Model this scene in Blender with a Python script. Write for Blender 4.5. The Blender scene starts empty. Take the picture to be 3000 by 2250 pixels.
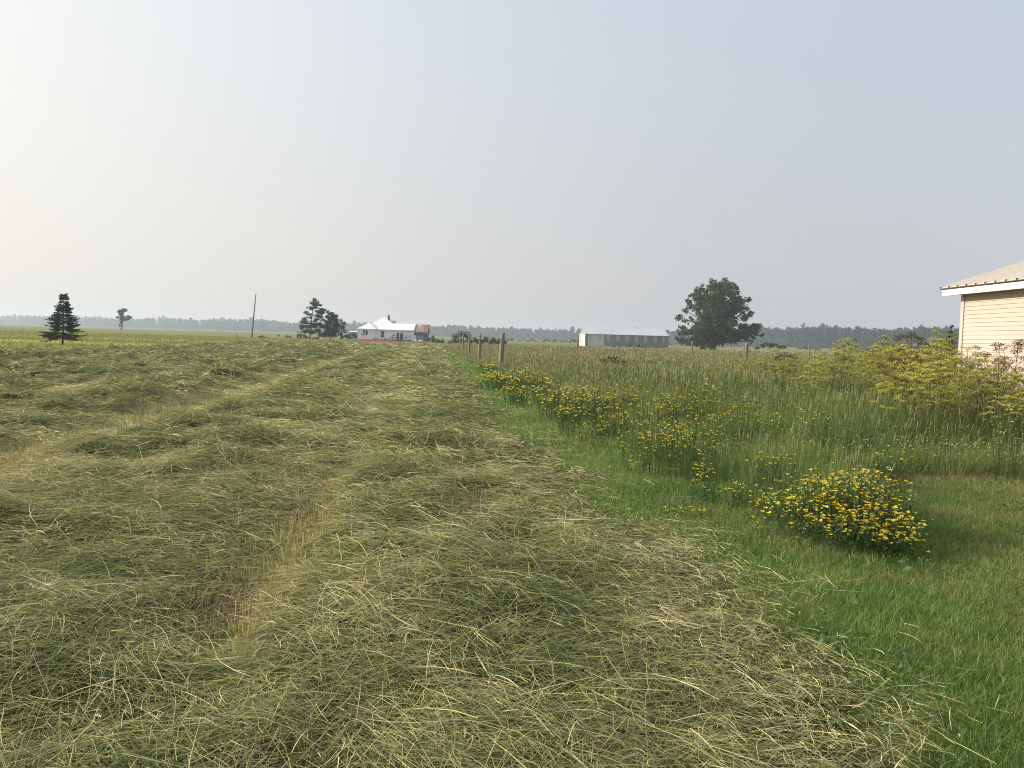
import bpy, math, random
import numpy as np
from mathutils import Matrix, Vector

random.seed(11)
rng = np.random.default_rng(11)
PI = math.pi
SC = bpy.context.scene
COL = SC.collection

# ------------------------------------------------------------------ camera
F = 2427.0
EYE = 1.5
PITCH = math.radians(3.2)
ROLL = math.radians(1.62)
cam_d = bpy.data.cameras.new('camera')
cam = bpy.data.objects.new('camera', cam_d)
COL.objects.link(cam)
RM = Matrix.Rotation(PI / 2 - PITCH, 4, 'X') @ Matrix.Rotation(ROLL, 4, 'Z')
cam.matrix_world = Matrix.Translation((0, 0, EYE)) @ RM
cam_d.sensor_width = 36.0
cam_d.lens = F / 3000.0 * 36.0
cam_d.clip_start = 0.05
cam_d.clip_end = 8000.0
SC.camera = cam
R3 = RM.to_3x3()


def ray(px, py):
    return R3 @ Vector(((px - 1500) / F, -(py - 1125) / F, -1.0))


def W(px, py, Y):
    """surveyed point: sight line through a photo pixel, at depth Y"""
    d = ray(px, py)
    return Vector((0, 0, EYE)) + d * (Y / d.y)


def G(px, py, z=0.0):
    d = ray(px, py)
    s = (z - EYE) / d.z
    return Vector((0, 0, EYE)) + d * s


# ------------------------------------------------------------------ helpers
def tag(o, label=None, cat=None, group=None, kind=None):
    if label: o['label'] = label
    if cat: o['category'] = cat
    if group: o['group'] = group
    if kind: o['kind'] = kind
    return o


def empty(name, loc, rz=0.0):
    o = bpy.data.objects.new(name, None)
    COL.objects.link(o)
    o.location = loc
    o.rotation_euler = (0, 0, rz)
    return o


class MB:
    def __init__(self):
        self.v = []
        self.f = []

    def add(self, vs, fs):
        b = len(self.v)
        self.v += [tuple(p) for p in vs]
        self.f += [tuple(b + i for i in f) for f in fs]
        return self

    def box(self, x0, x1, y0, y1, z0, z1):
        vs = [(x, y, z) for z in (z0, z1) for y in (y0, y1) for x in (x0, x1)]
        return self.add(vs, [(0, 2, 3, 1), (4, 5, 7, 6), (0, 1, 5, 4), (2, 6, 7, 3), (0, 4, 6, 2), (1, 3, 7, 5)])

    def tube(self, pts, rads, n=8, cap=True):
        pts = [Vector(p) for p in pts]
        vs, fs = [], []
        for i, p in enumerate(pts):
            t = (pts[min(i + 1, len(pts) - 1)] - pts[max(i - 1, 0)]).normalized()
            a = t.orthogonal().normalized() if abs(t.z) < 0.95 else Vector((1, 0, 0))
            a = (a - t * a.dot(t)).normalized()
            b = t.cross(a)
            r = rads[i] if hasattr(rads, '__len__') else rads
            for k in range(n):
                w = 2 * PI * k / n
                vs.append(p + (a * math.cos(w) + b * math.sin(w)) * r)
        for i in range(len(pts) - 1):
            for k in range(n):
                k2 = (k + 1) % n
                fs.append((i * n + k, i * n + k2, (i + 1) * n + k2, (i + 1) * n + k))
        if cap:
            fs.append(tuple(range(n))[::-1])
            fs.append(tuple((len(pts) - 1) * n + k for k in range(n)))
        return self.add(vs, fs)

    def slab(self, poly, n, t):
        """a flat polygon given thickness t along n (downwards from the polygon)"""
        n = Vector(n).normalized() * t
        a = [Vector(p) for p in poly]
        b = [p - n for p in a]
        k = len(a)
        fs = [tuple(range(k)), tuple(range(2 * k - 1, k - 1, -1))]
        for i in range(k):
            j = (i + 1) % k
            fs.append((i, i + k, j + k, j))
        return self.add(a + b, fs)

    def build(self, name, m, parent=None, smooth=False):
        me = bpy.data.meshes.new(name)
        me.from_pydata(self.v, [], self.f)
        me.validate()
        me.materials.append(m)
        if smooth:
            for p in me.polygons: p.use_smooth = True
        me.update()
        o = bpy.data.objects.new(name, me)
        COL.objects.link(o)
        if parent: o.parent = parent
        return o


def np_mesh(name, V, Q, C=None, mat=None, parent=None, smooth=False):
    V = np.ascontiguousarray(V, dtype=np.float32)
    Q = np.ascontiguousarray(Q, dtype=np.int32)
    me = bpy.data.meshes.new(name)
    me.vertices.add(len(V))
    me.vertices.foreach_set('co', V.ravel())
    k = Q.shape[1]
    me.loops.add(Q.size)
    me.polygons.add(len(Q))
    me.loops.foreach_set('vertex_index', Q.ravel())
    me.polygons.foreach_set('loop_start', np.arange(0, Q.size, k, dtype=np.int32))
    if smooth:
        me.polygons.foreach_set('use_smooth', np.ones(len(Q), dtype=bool))
    me.update(calc_edges=True)
    if C is not None:
        at = me.color_attributes.new('Col', 'FLOAT_COLOR', 'POINT')
        c4 = np.ones((len(V), 4), dtype=np.float32)
        c4[:, :3] = C
        at.data.foreach_set('color', c4.ravel())
    if mat: me.materials.append(mat)
    o = bpy.data.objects.new(name, me)
    COL.objects.link(o)
    if parent: o.parent = parent
    return o


def ribbons(P, S, Wd, C):
    """P (n,k,3) spines, S (n,3) side vectors, Wd (n,k) half widths, C (n,k,3)"""
    n, k, _ = P.shape
    off = S[:, None, :] * Wd[:, :, None]
    V = np.stack([P - off, P + off], axis=2).reshape(-1, 3)
    Cc = np.repeat(C[:, :, None, :], 2, axis=2).reshape(-1, 3)
    base = (np.arange(n) * (2 * k))[:, None] + (np.arange(k - 1) * 2)[None, :]
    base = base.ravel()
    Q = np.stack([base, base + 1, base + 3, base + 2], axis=1)
    return V, Q, Cc


def join(parts):
    V, Q, C, b = [], [], [], 0
    for v, q, c in parts:
        V.append(v); Q.append(q + b); C.append(c); b += len(v)
    return np.concatenate(V), np.concatenate(Q), np.concatenate(C)


_tab = rng.random((8, 256, 256)).astype(np.float32)


def vn(x, y, s, k=0):
    """value noise, 0..1"""
    x = np.asarray(x) / s + 37.3 * (k + 1)
    y = np.asarray(y) / s + 11.7 * (k + 1)
    xi = np.floor(x).astype(int); yi = np.floor(y).astype(int)
    fx = x - xi; fy = y - yi
    fx = fx * fx * (3 - 2 * fx); fy = fy * fy * (3 - 2 * fy)
    t = _tab[k % 8]
    a = t[xi & 255, yi & 255]; b = t[(xi + 1) & 255, yi & 255]
    c = t[xi & 255, (yi + 1) & 255]; d = t[(xi + 1) & 255, (yi + 1) & 255]
    return (a * (1 - fx) + b * fx) * (1 - fy) + (c * (1 - fx) + d * fx) * fy


def fbm(x, y, s, k=0):
    return 0.55 * vn(x, y, s, k) + 0.3 * vn(x, y, s * .47, k + 1) + 0.15 * vn(x, y, s * .21, k + 2)


def sst(a, b, x):
    t = np.clip((x - a) / (b - a), 0, 1)
    return t * t * (3 - 2 * t)


def mixc(a, b, t):
    a = np.asarray(a); b = np.asarray(b)
    return a + (b - a) * np.asarray(t)[..., None]


# ------------------------------------------------------------------ materials
def nodes_of(name):
    m = bpy.data.materials.new(name)
    m.use_nodes = True
    nt = m.node_tree
    return m, nt, nt.nodes['Principled BSDF']


def paint(name, rgb, rough=0.7, spec=0.3, var=0.15, scale=3.0, metallic=0.0, rgb2=None, stretch=None, bump=0.0):
    """a surface whose own colour varies by a noise pattern"""
    m, nt, bs = nodes_of(name)
    tc = nt.nodes.new('ShaderNodeTexCoord')
    mp = nt.nodes.new('ShaderNodeMapping')
    nt.links.new(tc.outputs['Object'], mp.inputs['Vector'])
    if stretch: mp.inputs['Scale'].default_value = stretch
    nz = nt.nodes.new('ShaderNodeTexNoise')
    nz.inputs['Scale'].default_value = scale
    nz.inputs['Detail'].default_value = 5
    nt.links.new(mp.outputs['Vector'], nz.inputs['Vector'])
    rp = nt.nodes.new('ShaderNodeValToRGB')
    c2 = rgb2 if rgb2 else tuple(c * (1 - 2 * var) for c in rgb)
    rp.color_ramp.elements[0].position = 0.35
    rp.color_ramp.elements[1].position = 0.65
    rp.color_ramp.elements[0].color = (*c2, 1)
    rp.color_ramp.elements[1].color = (*rgb, 1)
    nt.links.new(nz.outputs['Fac'], rp.inputs['Fac'])
    nt.links.new(rp.outputs['Color'], bs.inputs['Base Color'])
    bs.inputs['Roughness'].default_value = rough
    bs.inputs['Metallic'].default_value = metallic
    bs.inputs['Specular IOR Level'].default_value = spec
    if bump:
        bp = nt.nodes.new('ShaderNodeBump')
        bp.inputs['Strength'].default_value = bump
        bp.inputs['Distance'].default_value = 0.02
        nt.links.new(nz.outputs['Fac'], bp.inputs['Height'])
        nt.links.new(bp.outputs['Normal'], bs.inputs['Normal'])
    return m


def leafy(name, trans=0.35, rough=0.6, spec=0.0):
    """blades and leaves: colour from the plant's own per-leaf attribute, light passes through"""
    m = bpy.data.materials.new(name)
    m.use_nodes = True
    nt = m.node_tree
    nt.nodes.clear()
    out = nt.nodes.new('ShaderNodeOutputMaterial')
    at = nt.nodes.new('ShaderNodeAttribute'); at.attribute_name = 'Col'
    df = nt.nodes.new('ShaderNodeBsdfDiffuse')
    tr = nt.nodes.new('ShaderNodeBsdfTranslucent')
    mx = nt.nodes.new('ShaderNodeMixShader'); mx.inputs[0].default_value = trans
    nt.links.new(at.outputs['Color'], df.inputs['Color'])
    nt.links.new(at.outputs['Color'], tr.inputs['Color'])
    nt.links.new(df.outputs[0], mx.inputs[1]); nt.links.new(tr.outputs[0], mx.inputs[2])
    last = mx
    if spec > 0:
        gl = nt.nodes.new('ShaderNodeBsdfGlossy'); gl.inputs['Roughness'].default_value = rough
        gl.inputs['Color'].default_value = (1, 1, 1, 1)
        m2 = nt.nodes.new('ShaderNodeMixShader'); m2.inputs[0].default_value = spec
        nt.links.new(mx.outputs[0], m2.inputs[1]); nt.links.new(gl.outputs[0], m2.inputs[2])
        last = m2
    nt.links.new(last.outputs[0], out.inputs['Surface'])
    return m


M_STRAW = leafy('cut_hay', 0.22, 0.5, 0.03)
M_BLADE = leafy('grass_blade', 0.38, 0.5, 0.02)
M_LEAF = leafy('tree_leaf', 0.25)
M_PETAL = leafy('petal', 0.3)
M_NEEDLE = leafy('conifer_needle', 0.12)
M_BARK = paint('bark', (0.12, 0.10, 0.08), 0.9, 0.1, 0.25, 6, bump=.5)
M_BIRCH = paint('pale_bark', (0.55, 0.53, 0.48), 0.8, 0.2, 0.2, 4)
M_POST = paint('weathered_post', (0.28, 0.25, 0.215), 0.9, 0.1, rgb2=(0.15, 0.12, 0.095), scale=5, stretch=(6, 6, 0.7), bump=.6)
M_POLE = paint('pole_wood', (0.26, 0.22, 0.17), 0.9, 0.1, rgb2=(0.16, 0.135, 0.11), scale=2, stretch=(4, 4, .4))
M_SIDING = paint('vinyl_siding', (0.485, 0.405, 0.35), 0.55, 0.3, 0.02, 1.2)
M_CREAM = paint('cream_trim', (0.80, 0.76, 0.66), 0.5, 0.3, 0.02, 1)
M_BEIGEROOF = paint('beige_metal_roof', (0.56, 0.51, 0.45), 0.5, 0.35, 0.04, 1.5)
M_DARKTRIM = paint('dark_closure', (0.06, 0.05, 0.045), 0.8, 0.1)
M_CONC = paint('concrete', (0.42, 0.40, 0.37), 0.9, 0.1, 0.1, 4)
M_WWALL = paint('white_siding', (0.86, 0.87, 0.87), 0.6, 0.3, 0.04, .5)
M_WROOF = paint('white_metal_roof', (0.88, 0.89, 0.90), 0.35, 0.5, 0.03, .5)
M_GREYWALL = paint('grey_metal_wall', (0.24, 0.265, 0.29), 0.55, 0.4, 0.08, .3, stretch=(3, 3, .2))
M_GREYDARK = paint('grey_boards', (0.15, 0.18, 0.20), 0.8, 0.2, 0.12, .6, stretch=(4, 4, .3))
M_PALEWALL = paint('pale_metal_wall', (0.56, 0.57, 0.56), 0.55, 0.4, 0.05, .3)
M_GALV = paint('galvanised_roof', (0.50, 0.53, 0.58), 0.42, 0.5, 0.05, .2)
M_RUST = paint('rusty_roof', (0.50, 0.42, 0.40), 0.7, 0.2, rgb2=(0.30, 0.13, 0.10), scale=1.3, stretch=(2.2, .12, .12))
M_TANPANE = paint('tan_panel', (0.50, 0.47, 0.37), 0.5, 0.3, 0.12, 1.5)
M_GLASS = paint('dark_glass', (0.03, 0.035, 0.04), 0.12, 0.6, 0.1, 1)
M_TRIMW = paint('white_trim', (0.82, 0.82, 0.80), 0.5, 0.3, 0.02, 1)
M_DECK = paint('grey_deck', (0.10, 0.105, 0.11), 0.8, 0.2, 0.1, 2)
M_BRICK = paint('chimney_brick', (0.14, 0.10, 0.09), 0.9, 0.1, 0.2, 6)
M_DISH = paint('dish_grey', (0.45, 0.46, 0.46), 0.5, 0.3, 0.05, 2)
M_RED = paint('red_paint', (0.50, 0.07, 0.06), 0.45, 0.4, 0.1, 3)
M_RUBBER = paint('rubber', (0.025, 0.025, 0.025), 0.85, 0.2, 0.1, 5)
M_PINK = paint('faded_red', (0.60, 0.33, 0.30), 0.6, 0.2, 0.1, 3)
M_BLACK = paint('black_plastic', (0.03, 0.032, 0.035), 0.6, 0.3, 0.1, 4)
M_TARP = paint('white_tarp', (0.75, 0.75, 0.74), 0.6, 0.3, 0.06, 2)
M_STEEL = paint('steel_bracket', (0.30, 0.31, 0.32), 0.5, 0.4, 0.05, 4, metallic=.6)


# ------------------------------------------------------------------ zones of the ground
HAY_D = [1.0, 3.2, 4.2, 5.0, 6.2, 8.5, 14, 26, 42, 150, 400]
HAY_X = [1.4, 1.42, 1.42, 1.38, 1.18, .66, .05, -1.2, -2.8, -14.0, -40]
TALL_D = [5.9, 6.2, 7, 9.55, 12.5, 16, 26.8, 42, 150, 400]
TALL_X = [3.0, 2.9, 2.35, 1.83, 1.5, .84, -.15, -2.1, -13.5, -39]
NEAR_X = [2.85, 3.3, 3.75, 4.5, 9, 60]
NEAR_D = [6.0, 7.3, 9.0, 9.55, 9.9, 11]
FIELD_END = 112.0


def hay_edge(y): return np.interp(y, HAY_D, HAY_X)
def tall_edge(y): return np.interp(y, TALL_D, TALL_X)
def u_of(x, y): return x + .11 * y + .55 * np.exp(-y / 5.0) * (x < -2)


def in_hay(x, y):
    """soft 0..1"""
    w = .30 + .012 * y
    e = hay_edge(y) + (fbm(x, y, 1.1, 3) - .5) * (.95 - .5 * sst(7, 18, y) + .012 * y)
    return sst(w, -w, x - e) * sst(-20.2, -18.6, u_of(x, y) + (fbm(x, y, 6, 2) - .5) * 2.0) * sst(147, 140, y)


def in_tall(x, y):
    wob = (fbm(x, y, 1.3, 4) - .5) * .5
    a = x - tall_edge(y) + wob
    b = y - np.interp(x, NEAR_X, NEAR_D) + wob
    s = np.minimum(a, b)
    shed = (x > 8.3) & (y < 16.4)
    return np.where(shed | (y > FIELD_END) | (y < 5.9), -1.0, s)


BARE = [(-.22, 7.2, .26, .55, .95), (-.45, 8.6, .22, .4, .7), (.05, 5.6, .2, .3, .55), (-1.40, 4.05, .22, .34, .85), (-.35, 12.5, .3, .8, .7)]
GAPS = [(-1.0, .34), (-4.45, .58), (-8.0, .5), (-11.6, .5), (-15.1, .5)]


def gap_at(x, y):
    u = u_of(x, y) + (fbm(x, y, 2.2, 5) - .5) * .8
    g = np.zeros_like(u)
    for i, (c, w) in enumerate(GAPS):
        st = 1.0 if i else sst(11, 8.8, y) * sst(3.2, 3.8, y) * .95
        g = np.maximum(g, np.exp(-((u - c) / (w * (.62 if i == 0 else 1))) ** 2) * st)
    patch = sst(.58, .70, fbm(x, y, 1.5, 6)) * .7 * sst(10, 22, y) * sst(-6, 1.0, u)
    nz_ = (fbm(x, y, .5, 2) - .5) * .9
    for px, py, rx, ry, st in BARE:
        patch = np.maximum(patch, st * np.exp(-(((x - px) / rx) ** 2 + ((y - py) / ry) ** 2) * (1 + nz_)))
    return np.clip(np.maximum(g * np.maximum(sst(.22, .5, fbm(x, y, .9, 1)), .8 * sst(-3.0, -3.6, u)) * 1.05, patch), 0, 1)


def mound(x, y):
    """forkfuls of hay the rake left: one per 1.9 m cell at most"""
    cs = 1.9
    xi = np.floor(np.asarray(x) / cs).astype(int); yi = np.floor(np.asarray(y) / cs).astype(int)
    a = _tab[0][xi & 255, yi & 255]; b = _tab[1][xi & 255, yi & 255]; c = _tab[2][xi & 255, yi & 255]
    d = _tab[3][xi & 255, yi & 255]
    r = .28 + .30 * c
    cx = (xi + .5 + (a - .5) * .35) * cs; cy = (yi + .5 + (b - .5) * .35) * cs
    q = ((x - cx) / (r * 1.25)) ** 2 + ((y - cy) / r) ** 2
    q = q * (.7 + .6 * vn(x, y, .3, 5))
    return np.exp(-q * 1.3) * (d > .42) * (.5 + .5 * c)


def hay_h(x, y):
    u = u_of(x, y)
    g = gap_at(x, y)
    lump = np.clip(vn(x, y, .85, 2) - .52, 0, 1) ** 1.2
    lump2 = np.clip(vn(x + .3, y * .8, .42, 3) - .55, 0, 1)
    big = np.clip(fbm(u, y * .34, 1.25, 7) - .48, 0, 1)
    left = sst(-1.0, -5.5, u)
    ph = ((u + 1.0) / 3.45) % 1.0
    crest = np.sin(PI * ph) ** 1.5
    far = sst(12, 40, y)
    h = .025 + .03 * crest + (.18 + .24 * left) * lump + (.20 + .22 * left) * lump2 + (.14 + .16 * left + .06 * far) * big
    h = h + mound(x, y) * (.15 * sst(-1.5, -5, u) + .06) * sst(5, 8, y)
    h = h * (1 - .55 * sst(50, 120, y))
    edge = sst(.1, -1.3 - .03 * y, x - hay_edge(y))
    return h * (1 - .92 * g) * (.12 + .88 * edge)


def ground_z(x, y):
    return .05 * (fbm(x, y, 9, 1) - .5) * sst(1, 12, y)


def surf(x, y):
    return ground_z(x, y) + hay_h(x, y) * in_hay(x, y)


CLUMPS = []


def add_clump(px, py, hz, rx, ry, n, label, hs=.011):
    CLUMPS.append((G(px, py, hz), hz, rx, ry, n, label, hs))


add_clump(2480, 1465, .37, .54, .80, 780, 'large yellow flowering clump at the near corner of the meadow', .0135)
add_clump(2590, 1555, .20, .28, .22, 34, 'low yellow flowers trailing at the tip of the largest clump', .0125)
add_clump(2067, 1386, .28, .16, .16, 40, 'compact bright yellow clump left of the dark hollow in the grass', .0125)
add_clump(2165, 1425, .22, .18, .14, 22, 'small yellow flower clump right of the dark hollow in the grass', .012)
add_clump(2017, 1490, .07, .26, .10, 18, 'low patch of yellow flowers alone in the short mown grass', .0125)
add_clump(2228, 1455, .20, .18, .10, 12, 'few yellow flowers between dark hollow and largest clump', .012)
add_clump(2960, 1220, .75, .22, .18, 30, 'orange-yellow flower clump at right edge below the beige shed', .012)
add_clump(2980, 1480, .05, .16, .08, 9, 'scattered yellow flowers in the mown lawn at right edge', .011)
shared = 'loose yellow wildflower clump in the tall green grass along the meadow edge'
for px, py, hz, rx, ry, n in [
    (1925, 1285, .42, .45, .35, 60), (2005, 1300, .42, .40, .30, 50), (1880, 1320, .3, .3, .2, 16),
    (1935, 1255, .45, .5, .4, 55), (2040, 1250, .48, .5, .4, 55), (2255, 1345, .40, .30, .25, 30),
    (1698, 1160, .45, .75, .6, 110), (1640, 1175, .42, .45, .5, 70), (1740, 1165, .48, .6, .5, 80),
    (1800, 1150, .48, .6, .5, 40), (1680, 1205, .40, .4, .3, 50), (1600, 1140, .42, .5, .6, 60),
    (1752, 1250, .32, .3, .2, 22), (1790, 1206, .42, .4, .3, 30), (1895, 1195, .48, .4, .3, 26),
    (2023, 1177, .5, .7, .6, 46), (1950, 1180, .5, .6, .5, 30), (1517, 1140, .38, .5, .6, 80),
    (1503, 1098, .46, .9, 1.2, 120), (1455, 1105, .36, .7, 1.0, 60), (1560, 1110, .45, .8, .8, 50),
    (2590, 1318, .42, .5, .25, 40), (2330, 1235, .5, .6, .5, 40), (2140, 1215, .5, .6, .5, 40),
    (2090, 1140, .55, .8, .8, 50), (1430, 1072, .36, .6, 1.2, 30)]:
    add_clump(px, py, hz, rx * 1.25, ry * 1.3, int(n * (1.2 if py > 1165 else .75)), shared, .0128)

# ------------------------------------------------------------------ ground sheet
s_rows = np.concatenate([np.linspace(1.0, 8.0, 60)[:-1], np.geomspace(8.0, 2300, 640)])
t_cols = np.concatenate([np.linspace(-3.2, -.95, 40)[:-1], np.linspace(-.95, .95, 560), np.linspace(.95, 3.2, 40)[1:]])
SS, TT = np.meshgrid(s_rows, t_cols, indexing='ij')
GX = (TT * SS).ravel(); GY = (SS - 6.0).ravel()
ih = in_hay(GX, GY); it = in_tall(GX, GY)
gz = ground_z(GX, GY) + hay_h(GX, GY) * ih * .8
n1 = fbm(GX, GY, 3, 2); n2 = fbm(GX, GY, .5, 4); gp = gap_at(GX, GY)
lawn_c = mixc((.062, .118, .023), (.115, .155, .04), sst(.35, .65, n2))
far_c = mixc((.14, .18, .055), (.21, .21, .085), sst(.35, .65, fbm(GX, GY * .25, 30, 3)))
tall_c = mixc((.05, .075, .02), (.085, .095, .032), n2)
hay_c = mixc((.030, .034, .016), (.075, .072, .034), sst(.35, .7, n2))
stub_c = mixc((.13, .090, .058), (.19, .165, .075), sst(.35, .65, fbm(GX, GY, .8, 5)))
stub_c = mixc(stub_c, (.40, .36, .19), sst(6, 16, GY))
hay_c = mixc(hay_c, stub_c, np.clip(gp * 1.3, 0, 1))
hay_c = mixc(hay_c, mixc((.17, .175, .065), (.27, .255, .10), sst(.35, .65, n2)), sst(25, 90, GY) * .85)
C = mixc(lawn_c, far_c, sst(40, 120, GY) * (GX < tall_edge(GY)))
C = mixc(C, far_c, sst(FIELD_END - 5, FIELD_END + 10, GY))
# far-left pasture: bright strips of cut swaths on a green field
ul = -GX - .11 * GY
strip = np.exp(-((GY + .06 * GX - 71) / 3.5) ** 2) + .8 * np.exp(-((GY + .05 * GX - 98) / 5) ** 2)
dark = np.exp(-((GY + .06 * GX - 84) / 2.5) ** 2) + .7 * np.exp(-((GY + .05 * GX - 125) / 3) ** 2)
lf = sst(18, 21, ul)
C = mixc(C, mixc((.17, .215, .05), (.24, .255, .075), fbm(GX, GY, 7, 1)), lf * sst(10, 30, GY))
C = mixc(C, (.50, .46, .09), np.clip(strip, 0, 1) * lf * .85)
C = mixc(C, (.045, .06, .02), np.clip(dark, 0, 1) * lf * .8)
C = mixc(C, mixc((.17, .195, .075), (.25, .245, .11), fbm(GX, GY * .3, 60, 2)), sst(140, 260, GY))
red = sst(147, 149, GY) * sst(183, 181, GY) * sst(.9, -.9, np.abs(GX + .1445 * GY) - GY * .0455)
C = mixc(C, mixc((.30, .10, .07), (.27, .17, .09), n1), red)
C = mixc(C, tall_c, sst(-.1, .25, it))
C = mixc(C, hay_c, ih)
nr, nc = SS.shape
idx = np.arange(nr * nc).reshape(nr, nc)
Q = np.stack([idx[:-1, :-1], idx[:-1, 1:], idx[1:, 1:], idx[1:, :-1]], axis=-1).reshape(-1, 4)
M_GROUND, nt, bs = nodes_of('field_ground')
at = nt.nodes.new('ShaderNodeAttribute'); at.attribute_name = 'Col'
tc = nt.nodes.new('ShaderNodeTexCoord')
nz = nt.nodes.new('ShaderNodeTexNoise'); nz.inputs['Scale'].default_value = 9; nz.inputs['Detail'].default_value = 8
nt.links.new(tc.outputs['Object'], nz.inputs['Vector'])
rp = nt.nodes.new('ShaderNodeMapRange')
rp.inputs['From Min'].default_value = .3; rp.inputs['From Max'].default_value = .7
rp.inputs['To Min'].default_value = .55; rp.inputs['To Max'].default_value = 1.35
nt.links.new(nz.outputs['Fac'], rp.inputs['Value'])
mu = nt.nodes.new('ShaderNodeVectorMath'); mu.operation = 'SCALE'
nt.links.new(at.outputs['Color'], mu.inputs[0]); nt.links.new(rp.outputs[0], mu.inputs['Scale'])
nt.links.new(mu.outputs[0], bs.inputs['Base Color'])
bs.inputs['Roughness'].default_value = 1.0
bs.inputs['Specular IOR Level'].default_value = 0.0
bp = nt.nodes.new('ShaderNodeBump'); bp.inputs['Strength'].default_value = .7; bp.inputs['Distance'].default_value = .04
nt.links.new(nz.outputs['Fac'], bp.inputs['Height']); nt.links.new(bp.outputs['Normal'], bs.inputs['Normal'])
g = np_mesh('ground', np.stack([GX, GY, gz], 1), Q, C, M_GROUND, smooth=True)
tag(g, kind='structure')


# ------------------------------------------------------------------ scatter helpers
TMAX = .78


def fan(n, d0, d1, tmin=-TMAX, tmax=TMAX):
    # the band reaches 2.4 m further out than the view does, so a step aside still stands in grass
    a0, a1 = (d0 + 2.4) ** 2, (d1 + 2.4) ** 2
    n = int(n * (a1 - a0) / (d1 * d1 - d0 * d0))
    s = np.sqrt(rng.uniform(a0, a1, n))
    t = rng.uniform(tmin, tmax, n)
    return t * s, s - 2.4


def fan_d(dens, d0, d1, tmin=-TMAX, tmax=TMAX):
    n = int(dens * .5 * (tmax - tmin) * (d1 * d1 - d0 * d0))
    return fan(n, d0, d1, tmin, tmax)


# ------------------------------------------------------------------ cut hay
def straw(x, y, L, w, sink=0.0, lift=.05, pitch=.12, k=4):
    n = len(x)
    ang = 1.35 + 2 * PI * (fbm(x, y, 1.6, 4) - .5) * 1.5 + rng.normal(0, .85, n)
    ang = np.where(rng.random(n) < .45, rng.uniform(0, 2 * PI, n), ang)
    ang += PI / 2
    d = np.stack([np.cos(ang), np.sin(ang)], 1)
    pr = np.stack([-d[:, 1], d[:, 0]], 1)
    tt = np.linspace(-.5, .5, k)
    bow = rng.normal(0, .055, n) * L
    PX = x[:, None] + d[:, :1] * L[:, None] * tt + pr[:, :1] * bow[:, None] * (tt * tt * 4 - .5)
    PY = y[:, None] + d[:, 1:] * L[:, None] * tt + pr[:, 1:] * bow[:, None] * (tt * tt * 4 - .5)
    hs = surf(PX.ravel(), PY.ravel()).reshape(PX.shape)
    hc = surf(x, y)
    off = rng.uniform(-.02, 1, n) ** 2 * lift - sink
    pt = rng.normal(0, pitch, n) * (1 + 2.2 * mound(x, y) * sst(4, 8, y))
    PZ = np.maximum(hs * .15 + hc[:, None] * .85, hs - .015) + off[:, None] + np.abs(pt[:, None]) * (tt * np.sign(pt[:, None]) + .35) * L[:, None]
    sag = rng.uniform(0, .06, n) * L
    PZ += sag[:, None] * (1 - 4 * tt * tt)
    P = np.stack([PX, PY, PZ], 2)
    rl = rng.normal(0, .6, n)
    S = np.stack([pr[:, 0] * np.cos(rl), pr[:, 1] * np.cos(rl), np.sin(rl)], 1)
    taper = np.array([.7, 1, .95, .35]) if k == 4 else np.array([.8, 1, .4])
    Wd = w[:, None] * taper[None, :]
    # colour: green just-wilted to dry straw, in patches
    pm = fbm(u_of(x, y), y * .4, .8, 6) * .55 + fbm(x, y, .3, 1) * .45
    q = rng.random(n) + (pm - .5) * 1.6 + (off / lift - .35) * .45 - mound(x, y) * .45 * sst(5, 8, y) + (.5 - np.sin(PI * (((u_of(x, y) + 1.0) / 3.45) % 1.0))) * .3 * sst(5, 12, y)
    c = np.empty((n, 3))
    c[:] = (.095, .135, .042)
    c[q > .08] = (.192, .235, .080)
    c[q > .42] = (.320, .330, .115)
    c[q > .72] = (.475, .445, .190)
    c[q > 1.02] = (.60, .54, .31)
    wide = (rng.random(n) < .14) & (q < .75)
    w = np.where(wide, w * 1.9, w)
    br = rng.random(n)
    c[br < .035] = (.24, .155, .10)
    c[br > .985] = (.52, .49, .32)
    c *= rng.uniform(.6, 1.4, n)[:, None]
    Cc = np.repeat(c[:, None, :], k, 1)
    return ribbons(P, S, Wd, Cc)


def hay_ring(dens, d0, d1, l0, l1, w0, w1, lift, k=4, pitch=.12):
    x, y = fan_d(dens, d0, d1)
    keep = rng.random(len(x)) < in_hay(x, y) * np.clip(1.02 - gap_at(x, y) * 1.2, .07, 1)
    x, y = x[keep], y[keep]
    n = len(x)
    L = l0 + (l1 - l0) * rng.random(n) ** 2.5
    L *= .42 + .58 * sst(.05, -.9, x - hay_edge(y))
    w = rng.uniform(w0, w1, n) * .5
    return straw(x, y, L, w, 0.0, lift, pitch, k)


parts = [
    hay_ring(4600, 2.0, 5.0, .05, .42, .0013, .0031, .085),
    hay_ring(2700, 5.0, 9.0, .06, .45, .0020, .0041, .09),
    hay_ring(1000, 9.0, 17.0, .10, .5, .0038, .007, .09),
    hay_ring(270, 17.0, 34.0, .2, .6, .009, .016, .08, 3),
    hay_ring(75, 34.0, 70.0, .25, .7, .018, .034, .10, 3),
    hay_ring(15, 70.0, 146.0, .4, 1.0, .04, .09, .14, 3),
]
# wisps blown out over the lawn
y = np.sqrt(rng.uniform(4, 200, 3600)); x = hay_edge(y) + np.abs(rng.normal(0, .45, len(y)))
k_ = rng.random(len(x)) < vn(x, y, .5, 4) * 1.3 - .2
x, y = x[k_], y[k_]
parts.append(straw(x, y, rng.uniform(.06, .3, len(x)), rng.uniform(.0008, .0018, len(x)) * np.maximum(1, y / 8), -.02, .05, .12))
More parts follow.
